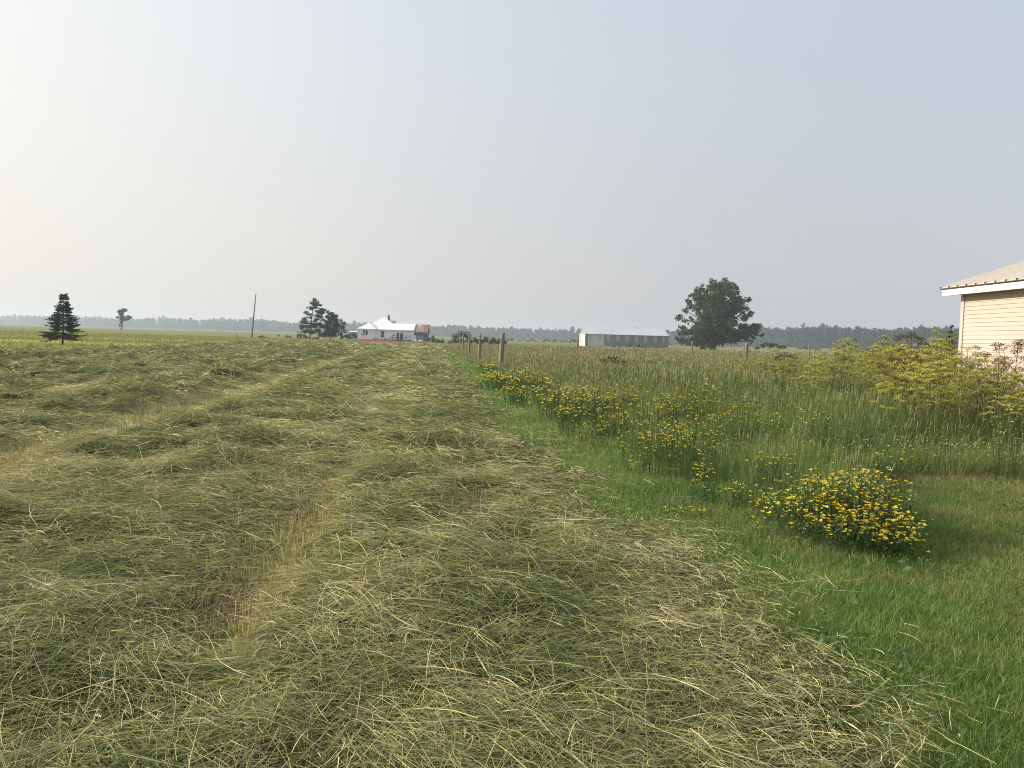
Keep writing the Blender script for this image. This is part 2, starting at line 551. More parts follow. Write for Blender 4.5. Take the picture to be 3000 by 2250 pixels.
# loose seed heads among the hay
x, y = fan(5200, 2.0, 11.0)
k_ = (in_hay(x, y) > .4) & (gap_at(x, y) < .4)
x, y = x[k_], y[k_]
v, q, c = straw(x, y, rng.uniform(.04, .09, len(x)), rng.uniform(.0022, .0042, len(x)), -.02, .07, .25)
c = np.repeat(np.array([[.47, .355, .235]]), len(c), 0) * np.repeat(rng.uniform(.6, 1.25, len(x)), 8)[:, None]
parts.append((v, q, c))
# long bright stems lying on top and a few standing proud near the camera
x, y = fan(1500, 2.0, 9.0)
k_ = in_hay(x, y) > .5
x, y = x[k_], y[k_]
v, q, c = straw(x, y, rng.uniform(.3, .65, len(x)), rng.uniform(.0011, .002, len(x)), 0, .05, .07)
c = np.repeat(np.array([[.42, .40, .22]]), len(c), 0) * np.repeat(rng.uniform(.6, 1.2, len(x)), 8)[:, None]
parts.append((v, q, c))
x, y = fan(800, 2.0, 9.0)
k_ = in_hay(x, y) > .5
x, y = x[k_], y[k_]
v, q, c = straw(x, y, rng.uniform(.08, .22, len(x)), rng.uniform(.0012, .002, len(x)), 0, .04, .9)
c = np.repeat(np.array([[.40, .37, .21]]), len(c), 0) * np.repeat(rng.uniform(.5, 1.2, len(x)), 8)[:, None]
parts.append((v, q, c))
V, Q, C = join(parts)
o = np_mesh('cut_hay', V, Q, C, M_STRAW)
tag(o, 'freshly cut green and straw-coloured hay lying in swaths over the field', 'hay', kind='stuff')
print('hay quads', len(Q))


# ------------------------------------------------------------------ upright blades
def blades(x, y, z, L, w, col, lean=.35, k=3, tip=None, curve=.5):
    n = len(x)
    a = rng.uniform(0, 2 * PI, n)
    ln = np.abs(rng.normal(0, lean, n))
    d = np.stack([np.cos(a) * np.sin(ln), np.sin(a) * np.sin(ln), np.cos(ln)], 1)
    tt = np.linspace(0, 1, k)
    droop = curve * rng.random(n)
    P = np.stack([x, y, z], 1)[:, None, :] + d[:, None, :] * (L[:, None] * tt)[:, :, None]
    P[:, :, 0] += (np.cos(a) * L * droop)[:, None] * tt ** 2 * .6
    P[:, :, 1] += (np.sin(a) * L * droop)[:, None] * tt ** 2 * .6
    P[:, :, 2] -= (L * droop)[:, None] * tt ** 2 * .25
    b = rng.uniform(0, PI, n)
    S = np.stack([np.cos(b), np.sin(b), np.zeros(n)], 1)
    Wd = w[:, None] * (1 - .88 * tt[None, :] ** 1.5)
    C = np.repeat(col[:, None, :], k, 1).copy()
    if tip is not None:
        C = C + (tip[:, None, :] - C) * (tt ** 2)[None, :, None]
    return ribbons(P, S, Wd, C)


# stubble standing in the raked gaps
x, y = fan_d(4200, 2.0, 10, -.75, .35)
k_ = (rng.random(len(x)) < (gap_at(x, y) * 1.5 - .2) * sst(.15, .5, vn(x, y, .07, 3))) & (in_hay(x, y) > .5)
x, y = x[k_], y[k_]
x2, y2 = fan_d(900, 10, 40, -.75, .1)
k_ = (rng.random(len(x2)) < gap_at(x2, y2) * 1.5 - .25) & (in_hay(x2, y2) > .5)
x2, y2 = x2[k_], y2[k_]
x = np.r_[x, x2]; y = np.r_[y, y2]
n = len(x)
pm = fbm(x, y, .8, 5)
wr = sst(6, 11, y)
c = mixc((.44, .31, .20), (.56, .50, .22), sst(.32, .48, pm + rng.normal(0, .08, n))) * rng.uniform(.45, 1.3, n)[:, None]
c = c + (np.array((.50, .45, .23)) - c) * (wr * .7)[:, None]
gr = rng.random(n) < .35
c[gr] = np.array((.22, .26, .08)) * rng.uniform(.8, 1.2, gr.sum())[:, None]
V, Q, C = blades(x, y, surf(x, y) - .01, rng.uniform(.02, .075, n), np.where(y < 10, .0030, .006) * rng.uniform(.7, 1.2, n), c, .25, 3, None, .2)
o = np_mesh('mown_stubble', V, Q, C, M_BLADE)
tag(o, 'short yellow-brown stubble standing in the bare strips between hay swaths', 'stubble', kind='stuff')


# mown lawn
def lawn_ring(dens, d0, d1, l0, l1, w0, w1, tmin=-.35):
    x, y = fan_d(dens, d0, d1, tmin, TMAX)
    hv = in_hay(x, y)
    k_ = (x > hay_edge(y) - .35) & (in_tall(x, y) < .25) & (rng.random(len(x)) > hv * 1.25) & ~((x > 8.3) & (y > 5) & (y < 16.4))
    x, y = x[k_], y[k_]
    n = len(x)
    # taller beside the wild edge and along the hay
    e = np.maximum(np.exp(-np.abs(in_tall(x, y)) / .35), .8 * np.exp(-((x - hay_edge(y) - .75) / .5) ** 2))
    L = rng.uniform(l0, l1, n) * (1 + .9 * e * rng.random(n)) * (.75 + .5 * fbm(x, y, .6, 3))
    pm = fbm(x, y, .9, 2)
    dry = sst(.52, .78, fbm(x, y, .7, 5) + (x - hay_edge(y) - 1.1).clip(-.7, 2.5) * .13)
    c = mixc((.092, .172, .034), (.170, .255, .060), sst(.3, .7, pm))
    c = mixc(c, (.26, .225, .095), dry * .9 * rng.random(n) ** 1.3)
    bare = np.exp(-((x - 5.0) / .9) ** 2 - ((y - 9.75) / .28) ** 2) * 1.2
    bm = rng.random(n) < bare
    c[bm] = np.array((.36, .245, .165))
    dead = rng.random(n) < .06
    c[dead] = (.36, .31, .16)
    c *= rng.uniform(.7, 1.3, n)[:, None]
    return blades(x, y, ground_z(x, y) - .005, L, rng.uniform(w0, w1, n) * .5, c, .5, 3, c * 1.35, .7)


parts = [lawn_ring(11000, 2.0, 5.5, .025, .062, .002, .0042, .1),
         lawn_ring(5200, 5.5, 10.5, .03, .07, .0032, .006, -.1),
         lawn_ring(1300, 10.5, 22, .05, .10, .007, .012),
         lawn_ring(330, 22, 50, .06, .12, .014, .026),
         lawn_ring(70, 50, 110, .08, .15, .03, .06)]
V, Q, C = join(parts)
o = np_mesh('lawn_grass', V, Q, C, M_BLADE)
tag(o, 'short green mown grass along the hay edge and round the wild corner', 'grass', kind='stuff')
print('lawn quads', len(Q))


# clover and plantain leaves in the lawn
def leaf_quads(P, size, nrm_up=.7, col=None):
    n = len(P)
    nz_ = rng.normal(0, 1, (n, 3)); nz_[:, 2] = np.abs(nz_[:, 2]) + nrm_up * 2
    nz_ /= np.linalg.norm(nz_, axis=1)[:, None]
    a = np.cross(nz_, rng.normal(0, 1, (n, 3))); a /= np.linalg.norm(a, axis=1)[:, None]
    b = np.cross(nz_, a)
    s = np.asarray(size)[:, None]
    V = np.stack([P - a * s, P + b * s * .6, P + a * s, P - b * s * .6], 1).reshape(-1, 3)
    Q = np.arange(4 * n).reshape(-1, 4)
    return V, Q, np.repeat(col, 4, 0)


x, y = fan(42000, 2.4, 12, .05, .75)
k_ = (in_tall(x, y) < -.02) & (x > hay_edge(y) + .1) & ~((x > 8.3)) & (rng.random(len(x)) < sst(.42, .62, fbm(x, y, .8, 6)))
x, y = x[k_], y[k_]
n = len(x)
c = mixc((.075, .14, .035), (.13, .20, .06), rng.random(n))
V, Q, C = leaf_quads(np.stack([x, y, ground_z(x, y) + rng.uniform(.02, .065, n)], 1), rng.uniform(.006, .014, n) * np.where(rng.random(n) < .07, 2.6, 1), .8, c)
o = np_mesh('lawn_clover', V, Q, C, M_BLADE)
tag(o, 'small round clover leaves spread through the mown green grass', 'clover', kind='stuff')


# tall wild meadow
def tall_ring(dens, d0, d1, w0, w1, tmin, tmax, stalk=.22):
    x, y = fan_d(dens, d0, d1, tmin, tmax)
    s = in_tall(x, y)
    k_ = s > 0
    x, y, s = x[k_], y[k_], s[k_]
    n = len(x)
    hh = (.40 + .20 * sst(0, 2.6, s)) * (.55 + .45 * sst(0, .35, s)) * (.55 + .9 * fbm(x, y, 1.5, 3)) * (1 - .28 * sst(22, 60, y))
    low_ = np.zeros(n)
    for c0, hz, rx, ry, *_ in CLUMPS:
        low_ = np.maximum(low_, np.exp(-(((x - c0.x) / (rx * 1.2)) ** 2 + ((y - c0.y + ry * .7) / (ry * 1.25)) ** 2) ** 1.5))
    hh *= 1 - .62 * low_
    L = hh * rng.uniform(.55, 1.12, n)
    pm = fbm(x, y, 1.8, 2)
    c = mixc((.105, .175, .042), (.215, .255, .072), sst(.3, .7, pm)) * rng.uniform(.72, 1.28, n)[:, None]
    tip = mixc(c * 1.25, (.29, .255, .115), sst(.35, .75, pm + rng.normal(0, .15, n)) * (.3 + .6 * sst(12, 50, y)))
    w = rng.uniform(w0, w1, n) * .5
    a = blades(x, y, ground_z(x, y) - .01, L, w, c, .28, 4, tip, .55)
    # flowering stalks with seed heads
    ns = int(n * stalk)
    i = rng.integers(0, n, ns)
    xs, ys = x[i] + rng.normal(0, .05, ns), y[i] + rng.normal(0, .05, ns)
    Ls = (hh[i] * rng.uniform(1.0, 1.42, ns)).clip(.2, .84)
    an = rng.uniform(0, 2 * PI, ns); ln = np.abs(rng.normal(0, .14, ns))
    d = np.stack([np.cos(an) * np.sin(ln), np.sin(an) * np.sin(ln), np.cos(ln)], 1)
    tt = np.array([0, .45, .80, .86, .94, 1.0])
    P = np.stack([xs, ys, ground_z(xs, ys)], 1)[:, None, :] + d[:, None, :] * (Ls[:, None] * tt)[:, :, None]
    P[:, :, 0] += .06 * Ls[:, None] * tt ** 2
    bb = rng.uniform(0, PI, ns)
    S = np.stack([np.cos(bb), np.sin(bb), np.zeros(ns)], 1)
    Wd = w[i][:, None] * np.array([.4, .36, .30, .85, 1.0, .3])[None, :]
    cs = mixc((.10, .135, .04), (.16, .17, .06), rng.random(ns))
    hd = mixc((.165, .20, .065), (.30, .24, .13), rng.random(ns) * sst(8, 45, ys)) * rng.uniform(.75, 1.25, ns)[:, None]
    Cs = np.repeat(cs[:, None, :], 6, 1); Cs[:, 3:, :] = hd[:, None, :]
    return [a, ribbons(P, S, Wd, Cs)]


parts = tall_ring(2600, 5.8, 10.5, .004, .008, .1, TMAX, .05)
parts += tall_ring(1150, 10.5, 18, .006, .011, -.05, TMAX, .09)
parts += tall_ring(430, 18, 34, .010, .018, -.1, .75, .18)
parts += tall_ring(125, 34, 65, .019, .034, -.14, .75, .30)
parts += tall_ring(38, 65, 112, .036, .065, -.16, .75, .38)
V, Q, C = join(parts)
o = np_mesh('meadow_grass', V, Q, C, M_BLADE)
tag(o, 'tall unmown green meadow grass with tan seed heads right of the fence', 'grass', kind='stuff')
print('tall quads', len(Q))

# broad leaves of the weeds among the meadow grass
x, y = fan(330000, 5.8, 38, -.06, .76)
sv_ = in_tall(x, y)
k_ = (sv_ > .02) & (rng.random(len(x)) < sst(.38, .6, fbm(x, y, 1.1, 6)) * np.clip(16 / y, .25, 1))
x, y, sv_ = x[k_], y[k_], sv_[k_]
n = len(x)
zt = (.20 + .34 * sst(0, 3.2, sv_)) * (.7 + .6 * fbm(x, y, 2.2, 3))
c = mixc((.055, .105, .026), (.15, .21, .06), sst(.3, .7, vn(x, y, .7, 3)) * .6 + .4 * rng.random(n)) * rng.uniform(.7, 1.3, n)[:, None]
V, Q, C = leaf_quads(np.stack([x, y, zt * rng.uniform(.25, 1.12, n)], 1), rng.uniform(.010, .026, n) * np.maximum(1, y / 11), .15, c)
o = np_mesh('meadow_weeds', V, Q, C, M_BLADE)
tag(o, 'leafy green weeds mixed low through the tall meadow grass', 'weeds', kind='stuff')

# rough grass tufts on the far-left pasture
x, y = fan_d(3.2, 38, 175, -TMAX, .02)
k_ = (in_hay(x, y) < .35) & (x < tall_edge(y) - 1)
x, y = x[k_], y[k_]
n = len(x)
c = mixc((.15, .20, .045), (.24, .25, .075), fbm(x, y, 6, 2)) * rng.uniform(.75, 1.25, n)[:, None]
V, Q, C = blades(x, y, ground_z(x, y), rng.uniform(.08, .2, n), y * .0006 * rng.uniform(.6, 1.2, n), c, .35, 3, c * 1.2)
o = np_mesh('pasture_grass', V, Q, C, M_BLADE)
tag(o, 'green rough pasture grass beyond the left edge of the hay', 'grass', kind='stuff')


# ------------------------------------------------------------------ yellow wildflowers
def heads(P, size, cols, petals=5):
    """small flower heads: a ring of cupped petals round each point"""
    n = len(P)
    vs, cs = [], []
    a0 = rng.uniform(0, 2 * PI, n)
    for k in range(petals):
        a = a0 + 2 * PI * k / petals + rng.normal(0, .2, n)
        r = size * rng.uniform(.75, 1.2, n)
        dx = np.stack([np.cos(a), np.sin(a), rng.uniform(.0, .55, n)], 1)
        sd = np.stack([-np.sin(a), np.cos(a), rng.normal(0, .3, n)], 1)
        p0 = P - dx * 0.05 * r[:, None]
        p2 = P + dx * r[:, None]
        pm_ = P + dx * (r * .55)[:, None] + np.array([0, 0, 1]) * (r * .28)[:, None]
        vs.append(np.stack([p0, pm_ + sd * (r * .45)[:, None], p2, pm_ - sd * (r * .45)[:, None]], 1))
        cs.append(np.repeat((cols * rng.uniform(.85, 1.15, n)[:, None])[:, None, :], 4, 1))
    V = np.stack(vs, 1).reshape(-1, 3)
    C = np.stack(cs, 1).reshape(-1, 3)
    return V, np.arange(len(V)).reshape(-1, 4), C


YEL = np.array((.78, .50, .015))


def flower_cols(n):
    return mixc((.97, .67, .04), (.98, .85, .12), rng.random(n))


FG = 'yellow wildflower clumps along the meadow edge'


def clump(c0, hz, rx, ry, n, label, hs=.011, group=FG):
    """trefoil-like plant: py is where its flowers stand in the photo, hz their height"""
    root = empty('wildflower_clump', (c0.x, c0.y, float(ground_z(np.array([c0.x]), np.array([c0.y]))[0])))
    tag(root, label, 'wildflower', group)
    if n > 500:
        PP = []
        for px, py, h_, r1, r2, m in [(2430, 1415, .40, .42, .40, 260), (2545, 1405, .44, .34, .42, 210), (2600, 1500, .27, .24, .28, 130),
                                      (2360, 1475, .26, .30, .26, 110), (2490, 1500, .28, .36, .26, 130), (2640, 1560, .18, .14, .16, 34), (2320, 1430, .3, .22, .3, 50)]:
            g0 = G(px, py, h_)
            a = rng.uniform(0, 2 * PI, m); r = np.sqrt(rng.random(m)) * rng.uniform(.5, 1.3, m)
            r1 *= 1.14
            q_ = np.stack([np.cos(a) * r * r1 + g0.x - c0.x, np.sin(a) * r * r2 + g0.y - c0.y, 0 * a], 1)
            q_[:, 2] = h_ * (.38 + .6 * np.sqrt(np.clip(1.2 - r * r, .02, 1))) * rng.uniform(.55, 1.28, m)
            PP.append(q_)
        P = np.concatenate(PP); n = len(P)
    a = rng.uniform(0, 2 * PI, n); r = np.sqrt(rng.random(n)) * rng.uniform(.55, 1.25, n) * (.8 + .35 * np.sin(3 * a + c0.x * 9) * np.cos(2 * a + c0.y * 5))
    if n < 500: P = np.stack([np.cos(a) * r * rx, np.sin(a) * r * ry, np.zeros(n)], 1)
    dome = np.sqrt(np.clip(1.15 - r * r, .05, 1)) * (.75 + .5 * vn(P[:, 0] + c0.x, P[:, 1] + c0.y, .22, 4))
    if n < 500: P[:, 2] = hz * (.35 + .75 * dome) * rng.uniform(.72, 1.22, n)
    v, q, c = heads(P, hs * rng.uniform(.7, 1.45, n) * max(1, c0.y / 9), flower_cols(n), 5 if c0.y < 14 else 4)
    np_mesh('blossoms', v, q, c, M_PETAL, root)
    # stems and small leaves under the flowers
    m = n
    i = rng.integers(0, n, m)
    B = P[i] * np.array([.8, .8, 0]) + np.stack([rng.normal(0, .03, m), rng.normal(0, .03, m), np.zeros(m)], 1)
    tt = np.linspace(0, 1, 3)
    SP = B[:, None, :] + (P[i] - B)[:, None, :] * tt[None, :, None]
    b = rng.uniform(0, PI, m)
    w = .0022 * max(1, c0.y / 9)
    sv = ribbons(SP, np.stack([np.cos(b), np.sin(b), 0 * b], 1), np.full((m, 3), w), np.repeat((mixc((.045, .085, .02), (.07, .12, .03), rng.random(m)))[:, None, :], 3, 1))
    lm = n * 7
    i = rng.integers(0, n, lm)
    LP = P[i] * rng.uniform(.3, .97, lm)[:, None] ** np.array([.3, .3, 1]) + rng.normal(0, .035, (lm, 3))
    LP[:, 2] = np.abs(LP[:, 2])
    lv = leaf_quads(LP, rng.uniform(.007, .016, lm) * max(1, c0.y / 10), .2, mixc((.035, .075, .018), (.075, .125, .032), rng.random(lm)))
    V, Q, C = join([sv, lv])
    np_mesh('leaves', V, Q, C, M_BLADE, root)
    return root


for c_ in CLUMPS: clump(*c_)

# single blooms through the meadow, white and yellow
def bloom_field(name, n, d0, d1, t0, t1, h0, h1, size, ca, cb, label, cat, petals=5, mask=None, grow=9.0):
    x, y = fan(n, d0, d1, t0, t1)
    k_ = in_tall(x, y) > .1
    if mask is not None: k_ &= mask(x, y)
    x, y = x[k_], y[k_]
    m = len(x)
    P = np.stack([x, y, ground_z(x, y) + rng.uniform(h0, h1, m)], 1)
    v, q, c = heads(P, size * rng.uniform(.7, 1.25, m) * np.maximum(1, y / grow), mixc(ca, cb, rng.random(m)), petals)
    o = np_mesh(name, v, q, c, M_PETAL)
    return tag(o, label, cat, kind='stuff')


bloom_field('yellow_blooms', 3000, 8, 55, .0, .6, .38, .66, .0115, (.72, .42, .02), (.75, .6, .06),
            'single yellow blooms dotted through the tall meadow grass', 'wildflowers', 4,
            lambda x, y: vn(x, y, 3.0, 2) > .45)
bloom_field('wild_carrot_blooms', 1500, 26, 108, .03, .6, .62, .86, .026, (.66, .66, .60), (.78, .77, .72),
            'flat white wild carrot blooms along the far top of the meadow', 'wildflowers', 6,
            lambda x, y: (x / y > .06 + .1 * vn(x, y, 4, 1)) & (vn(x, y, 5.0, 6) + y / 160 > .72), 34)
bloom_field('clover_blooms', 1100, 9.5, 17, .33, .64, .28, .62, .011, (.50, .40, .42), (.62, .58, .54),
            'small whitish clover heads in the grass below the beige shed', 'wildflowers', 5,
            lambda x, y: vn(x, y, 1.2, 5) > .42)
bloom_field('pale_blooms', 260, 9.4, 10.8, .40, .53, .14, .42, .013, (.62, .60, .36), (.72, .70, .5),
            'pale cream blooms beside the bare patch at the meadow edge', 'wildflowers', 5,
            lambda x, y: vn(x, y, .35, 1) > .45)


# ------------------------------------------------------------------ tall yellow umbel weeds
def umbel_proto(seed, brown=False):
    r = random.Random(seed)
    H = r.uniform(1.15, 1.45)
    st, V, Cc, lv, lc = MB(), [], [], [], []
    top = Vector((r.uniform(-.06, .06), r.uniform(-.06, .06), H))
    st.tube([(0, 0, -.02), top * .5 + Vector((.01, .01, 0)), top], [.008, .006, .003], 5)
    tips = [(top, 1.0)]
    nb = r.randint(7, 10)
    for i in range(nb):
        f = .42 + .52 * i / nb
        b0 = top * f
        a = i * 2.4 + r.uniform(-.4, .4)
        ln = (1.05 - f) * r.uniform(.75, 1.05) * H * .7 + .06
        e = b0 + Vector((math.cos(a) * ln * .52, math.sin(a) * ln * r.uniform(.4, .62), ln * r.uniform(.6, .95)))
        mid = b0 * .5 + e * .5 + Vector((math.cos(a), math.sin(a), -.4)) * ln * .12
        st.tube([b0, mid, e], [.0045, .0035, .002], 4)
        tips.append((e, r.uniform(.55, .9)))
        if r.random() < .7:
            a2 = a + r.choice((-1, 1)) * r.uniform(.6, 1.1)
            e2 = mid + Vector((math.cos(a2) * ln * .35, math.sin(a2) * ln * .35, ln * .42))
            st.tube([mid, e2], [.003, .0018], 4)
            tips.append((e2, r.uniform(.4, .65)))
    ub = MB()
    q4, c4 = [], []
    for p, s in tips:
        R = (.080 * s + .012) * r.uniform(.7, 1.15); tilt = r.uniform(0, .5); ta = r.uniform(0, 6.28)
        nr = int(10 + 16 * s)
        for j in range(nr):
            rr = R * math.sqrt((j + .5) / nr); aa = j * 2.39996 + r.uniform(-.2, .2)
            c = p + Vector((math.cos(aa) * rr, math.sin(aa) * rr, .035 * s - rr * rr * r.uniform(.5, 3.5) + r.uniform(-.012, .012) + tilt * math.cos(aa - ta) * rr))
            st.tube([p - Vector((0, 0, .012)), c], [.0011, .0008], 3, False)
            hs = r.uniform(.007, .0135)
            n = Vector((math.cos(aa) * rr / R * .5 + r.uniform(-.3, .3), math.sin(aa) * rr / R * .5 + r.uniform(-.3, .3), 1)).normalized()
            t1 = n.orthogonal().normalized(); t2 = n.cross(t1)
            q4 += [c + t1 * hs, c + t2 * hs, c - t1 * hs, c - t2 * hs]
            q4 += [c + t1 * hs * .7 + n * hs * .4, c + n * hs * .9, c - t1 * hs * .7 + n * hs * .4, c - n * hs * .3]
            if brown: col = (r.uniform(.13, .20), r.uniform(.09, .125), r.uniform(.06, .085))
            else:
                k = r.random(); col = (.37 + .21 * k, .385 + .15 * k, .075 + .05 * k)
            c4 += [col] * 8
    # pinnate leaves up the stem
    for i in range(14):
        f = .04 + .70 * i / 14
        b0 = top * f
        a = i * 2.1 + r.uniform(-.5, .5)
        ln = r.uniform(.22, .36) * (1.1 - f)
        dr = Vector((math.cos(a), math.sin(a), .55)).normalized()
        st.tube([b0, b0 + dr * ln], [.003, .0015], 3, False)
        sd = Vector((-math.sin(a), math.cos(a), 0))
        for k in range(5):
            pc = b0 + dr * ln * (.35 + .16 * k)
            for s in (-1, 1):
                o_ = sd * s
                L = ln * .26 * (1.1 - .12 * k)
                t = (o_ + dr * .45).normalized()
                nn = Vector((0, 0, 1))
                wv = t.cross(nn).normalized() * L * .36
                lv += [pc, pc + t * L * .5 + wv, pc + t * L - Vector((0, 0, L * .2)), pc + t * L * .5 - wv]
                kk = r.random()
                lc += [(.085 + .06 * kk, .135 + .06 * kk, .035 + .015 * kk)] * 4
    return st, (np.array(q4), np.arange(len(q4)).reshape(-1, 4), np.array(c4)), (np.array(lv), np.arange(len(lv)).reshape(-1, 4), np.array(lc))


M_STEM = paint('weed_stem', (0.20, 0.23, 0.08), 0.8, 0.1, 0.2, 8)
M_STEMB = paint('dry_stem', (0.14, 0.09, 0.06), 0.9, 0.1, 0.2, 8)
protos = []
for i in range(7):
    br = i >= 5
    st, um, lf_ = umbel_proto(100 + i, br)
    root = empty('umbel_weed', (0, 0, -50))
    st.build('stem', M_STEMB if br else M_STEM, root)
    np_mesh('blossoms', *um, M_PETAL, root)
    np_mesh('leaves', *lf_, M_BLADE, root)
    protos.append(root)


def copy_tree(o, parent=None):
    c = o.copy(); COL.objects.link(c)
    if parent:
        c.parent = parent
    for ch in o.children: copy_tree(ch, c)
    return c


used = set()
WG = 'tall yellow-green umbel weeds by the shed'


def weed(i, x, y, s, label, group=WG):
    p = protos[i]
    if i in used: o = copy_tree(p)
    else: o = p; used.add(i)
    o.location = (x, y, float(ground_z(np.array([x]), np.array([y]))[0]))
    o.rotation_euler = (random.uniform(-.07, .07), random.uniform(-.07, .07), random.uniform(0, 6.28))
    o.scale = (s, s, s * random.uniform(.92, 1.06))
    tag(o, label, 'weed', group)


yl = 'tall yellow-green umbel weed in the thicket between meadow and beige shed'
bl = 'brown gone-to-seed umbel weed standing above the yellow weed thicket'
# a pair with bare brown heads in front of the siding
weed(5, *W(2925, 1100, 12.3).xy, 1.14, 'brown seeding umbel weed before the siding, left of the tallest one', None)
weed(6, *W(2965, 1100, 12.8).xy, 1.22, 'tallest umbel weed in front of the beige siding near right edge', None)
cnt = 0
while cnt < 215:
    y = math.sqrt(random.uniform(11.5 ** 2, 40 ** 2)) if random.random() < .5 else random.uniform(11.5, 20)
    t = random.uniform(.23, .66)
    if cnt % 4 == 0: y, t = random.uniform(10.8, 15.0), random.uniform(.45, .66)
    x = t * y
    if x > 8.0 and y < 17: continue
    lo = np.interp(y, [11.5, 14, 18, 24, 40], [.49, .40, .30, .25, .22])
    if t < lo + random.uniform(-.05, .08): continue
    if y > 26 and t > .47: continue
    if cnt % 4 and vn(np.array([x]), np.array([y]), 1.6, 3)[0] < .36: continue
    s = np.interp(t, [.22, .34, .48, .6], [.72, .92, 1.14, 1.12]) * random.uniform(.78, 1.10)
    if y < 13.5: s *= .82
    if random.random() < .07 and t < .52: weed(random.choice((5, 6)), x, y, s * 1.06, bl, 'brown seed-head weeds in the thicket')
    else: weed(random.randint(0, 4), x, y, s, yl)
    cnt += 1
for i in range(7):
    if i not in used:
        weed(i, 6.0 + i * .2, 14.5, 1.0, yl)


# ------------------------------------------------------------------ fence posts
def post(top_px, top_py, Y, r, label, lean, knots=0, group='weathered wooden fence posts'):
    t = W(top_px, top_py, Y)
    o_ = empty('fence_post', (t.x - lean * t.z, Y, 0))
    tag(o_, label, 'fence post', group)
    m = MB()
    pts, rad = [], []
    for i in range(9):
        f = i / 8
        pts.append((lean * f * t.z + random.uniform(-.012, .012), random.uniform(-.01, .01), -.05 + (t.z + .05) * f))
        rad.append(r * (1.05 - .12 * f) * random.uniform(.93, 1.07))
    m.tube(pts, rad, 12)
    m.build('shaft', M_POST, o_, True)
    if knots:
        k = MB()
        for i in range(knots):
            f = random.uniform(.25, .95); a = random.uniform(0, 6.28)
            p = Vector((lean * f * t.z, 0, t.z * f)); d = Vector((math.cos(a), math.sin(a), .25))
            k.tube([p + d * r * .8, p + d * (r * 1.5 + .015)], [.022, .015], 6)
        k.build('knots', M_POST, o_)
    return o_


post(1474, 976, 36.5, .100, 'thick nearest fence post at the left edge of the meadow', .040, 0)
post(1407, 979, 44.0, .075, 'knotty fence post with branch stubs, second along the row', .012, 9)
post(1376, 979, 58.0, .080, 'third fence post along the row beside the mown hay', .006, 3)
post(1357, 980, 74.0, .075, 'thin fence post fourth along the row toward the dark shrubs', .006, 0)
post(1347.5, 976, 98.0, .07, 'farthest post of the row before the dark shrubs', .0, 0)
post(1692.5, 992, 104, .13, 'pale post in the meadow beside the left end of the long barn', .0)
post(2028, 999.5, 66, .075, 'grey post in the meadow before the big oak', .0)
post(2188, 1004, 47, .095, 'stout reddish post right of the oak among yellow weeds', .0)
post(2372, 1009, 70, .07, 'dark short post in the weeds right of the oak', .0, 2)
for px, py, Y, r, lb in [(694, 979, 170, .12, 'dark stub post in the pasture left of the utility pole'),
                         (423, 977, 110, .04, 'thin stake in the far pasture right of the lone snag tree'),
                         (585, 983.5, 120, .04, 'thin stake left of the utility pole in the pasture'),
                         (53, 965, 190, .07, 'tiny far stake at the left edge of the pasture'),
                         (238, 968, 160, .05, 'tiny far stake between spruce and lone snag tree')]:
    post(px, py, Y, r, lb, 0.0, 0, 'stakes in the left pasture')


# ------------------------------------------------------------------ foliage
def cloud(lobes, dens, size, ca, cb, flat=.0, shell=.45, seed=1):
    """leaf clumps spread through ellipsoidal lobes: (centre, (rx, ry, rz))"""
    Vs, Cs = [], []
    for c, r in lobes:
        rx, ry, rz = r
        n = max(6, int(dens * (rx * ry * rz) ** (2 / 3)))
        d = rng.normal(0, 1, (n, 3)); d /= np.linalg.norm(d, axis=1)[:, None]
        rad = (shell + (1 - shell) * rng.random(n)) * rng.uniform(.8, 1.12, n)
        P = np.array(c)[None] + d * rad[:, None] * np.array([rx, ry, rz])[None]
        nn = d * .8 + rng.normal(0, .6, (n, 3)); nn[:, 2] += .35 + flat
        nn /= np.linalg.norm(nn, axis=1)[:, None]
        a = np.cross(nn, rng.normal(0, 1, (n, 3))); a /= np.linalg.norm(a, axis=1)[:, None]
        b = np.cross(nn, a)
        s = (size * rng.uniform(.55, 1.3, n))[:, None]
        e = rng.uniform(.45, .9, n)[:, None]
        V = np.stack([P - a * s, P + b * s * e, P + a * s * .9, P - b * s * e], 1)
        tone = np.clip(rng.normal(.5, .22, n) + rng.normal(0, .15), 0, 1)
        Vs.append(V.reshape(-1, 3)); Cs.append(np.repeat(mixc(ca, cb, tone), 4, 0))
    V = np.concatenate(Vs)
    return V, np.arange(len(V)).reshape(-1, 4), np.concatenate(Cs)


def local(root, p):
    return Vector(p) - root.location


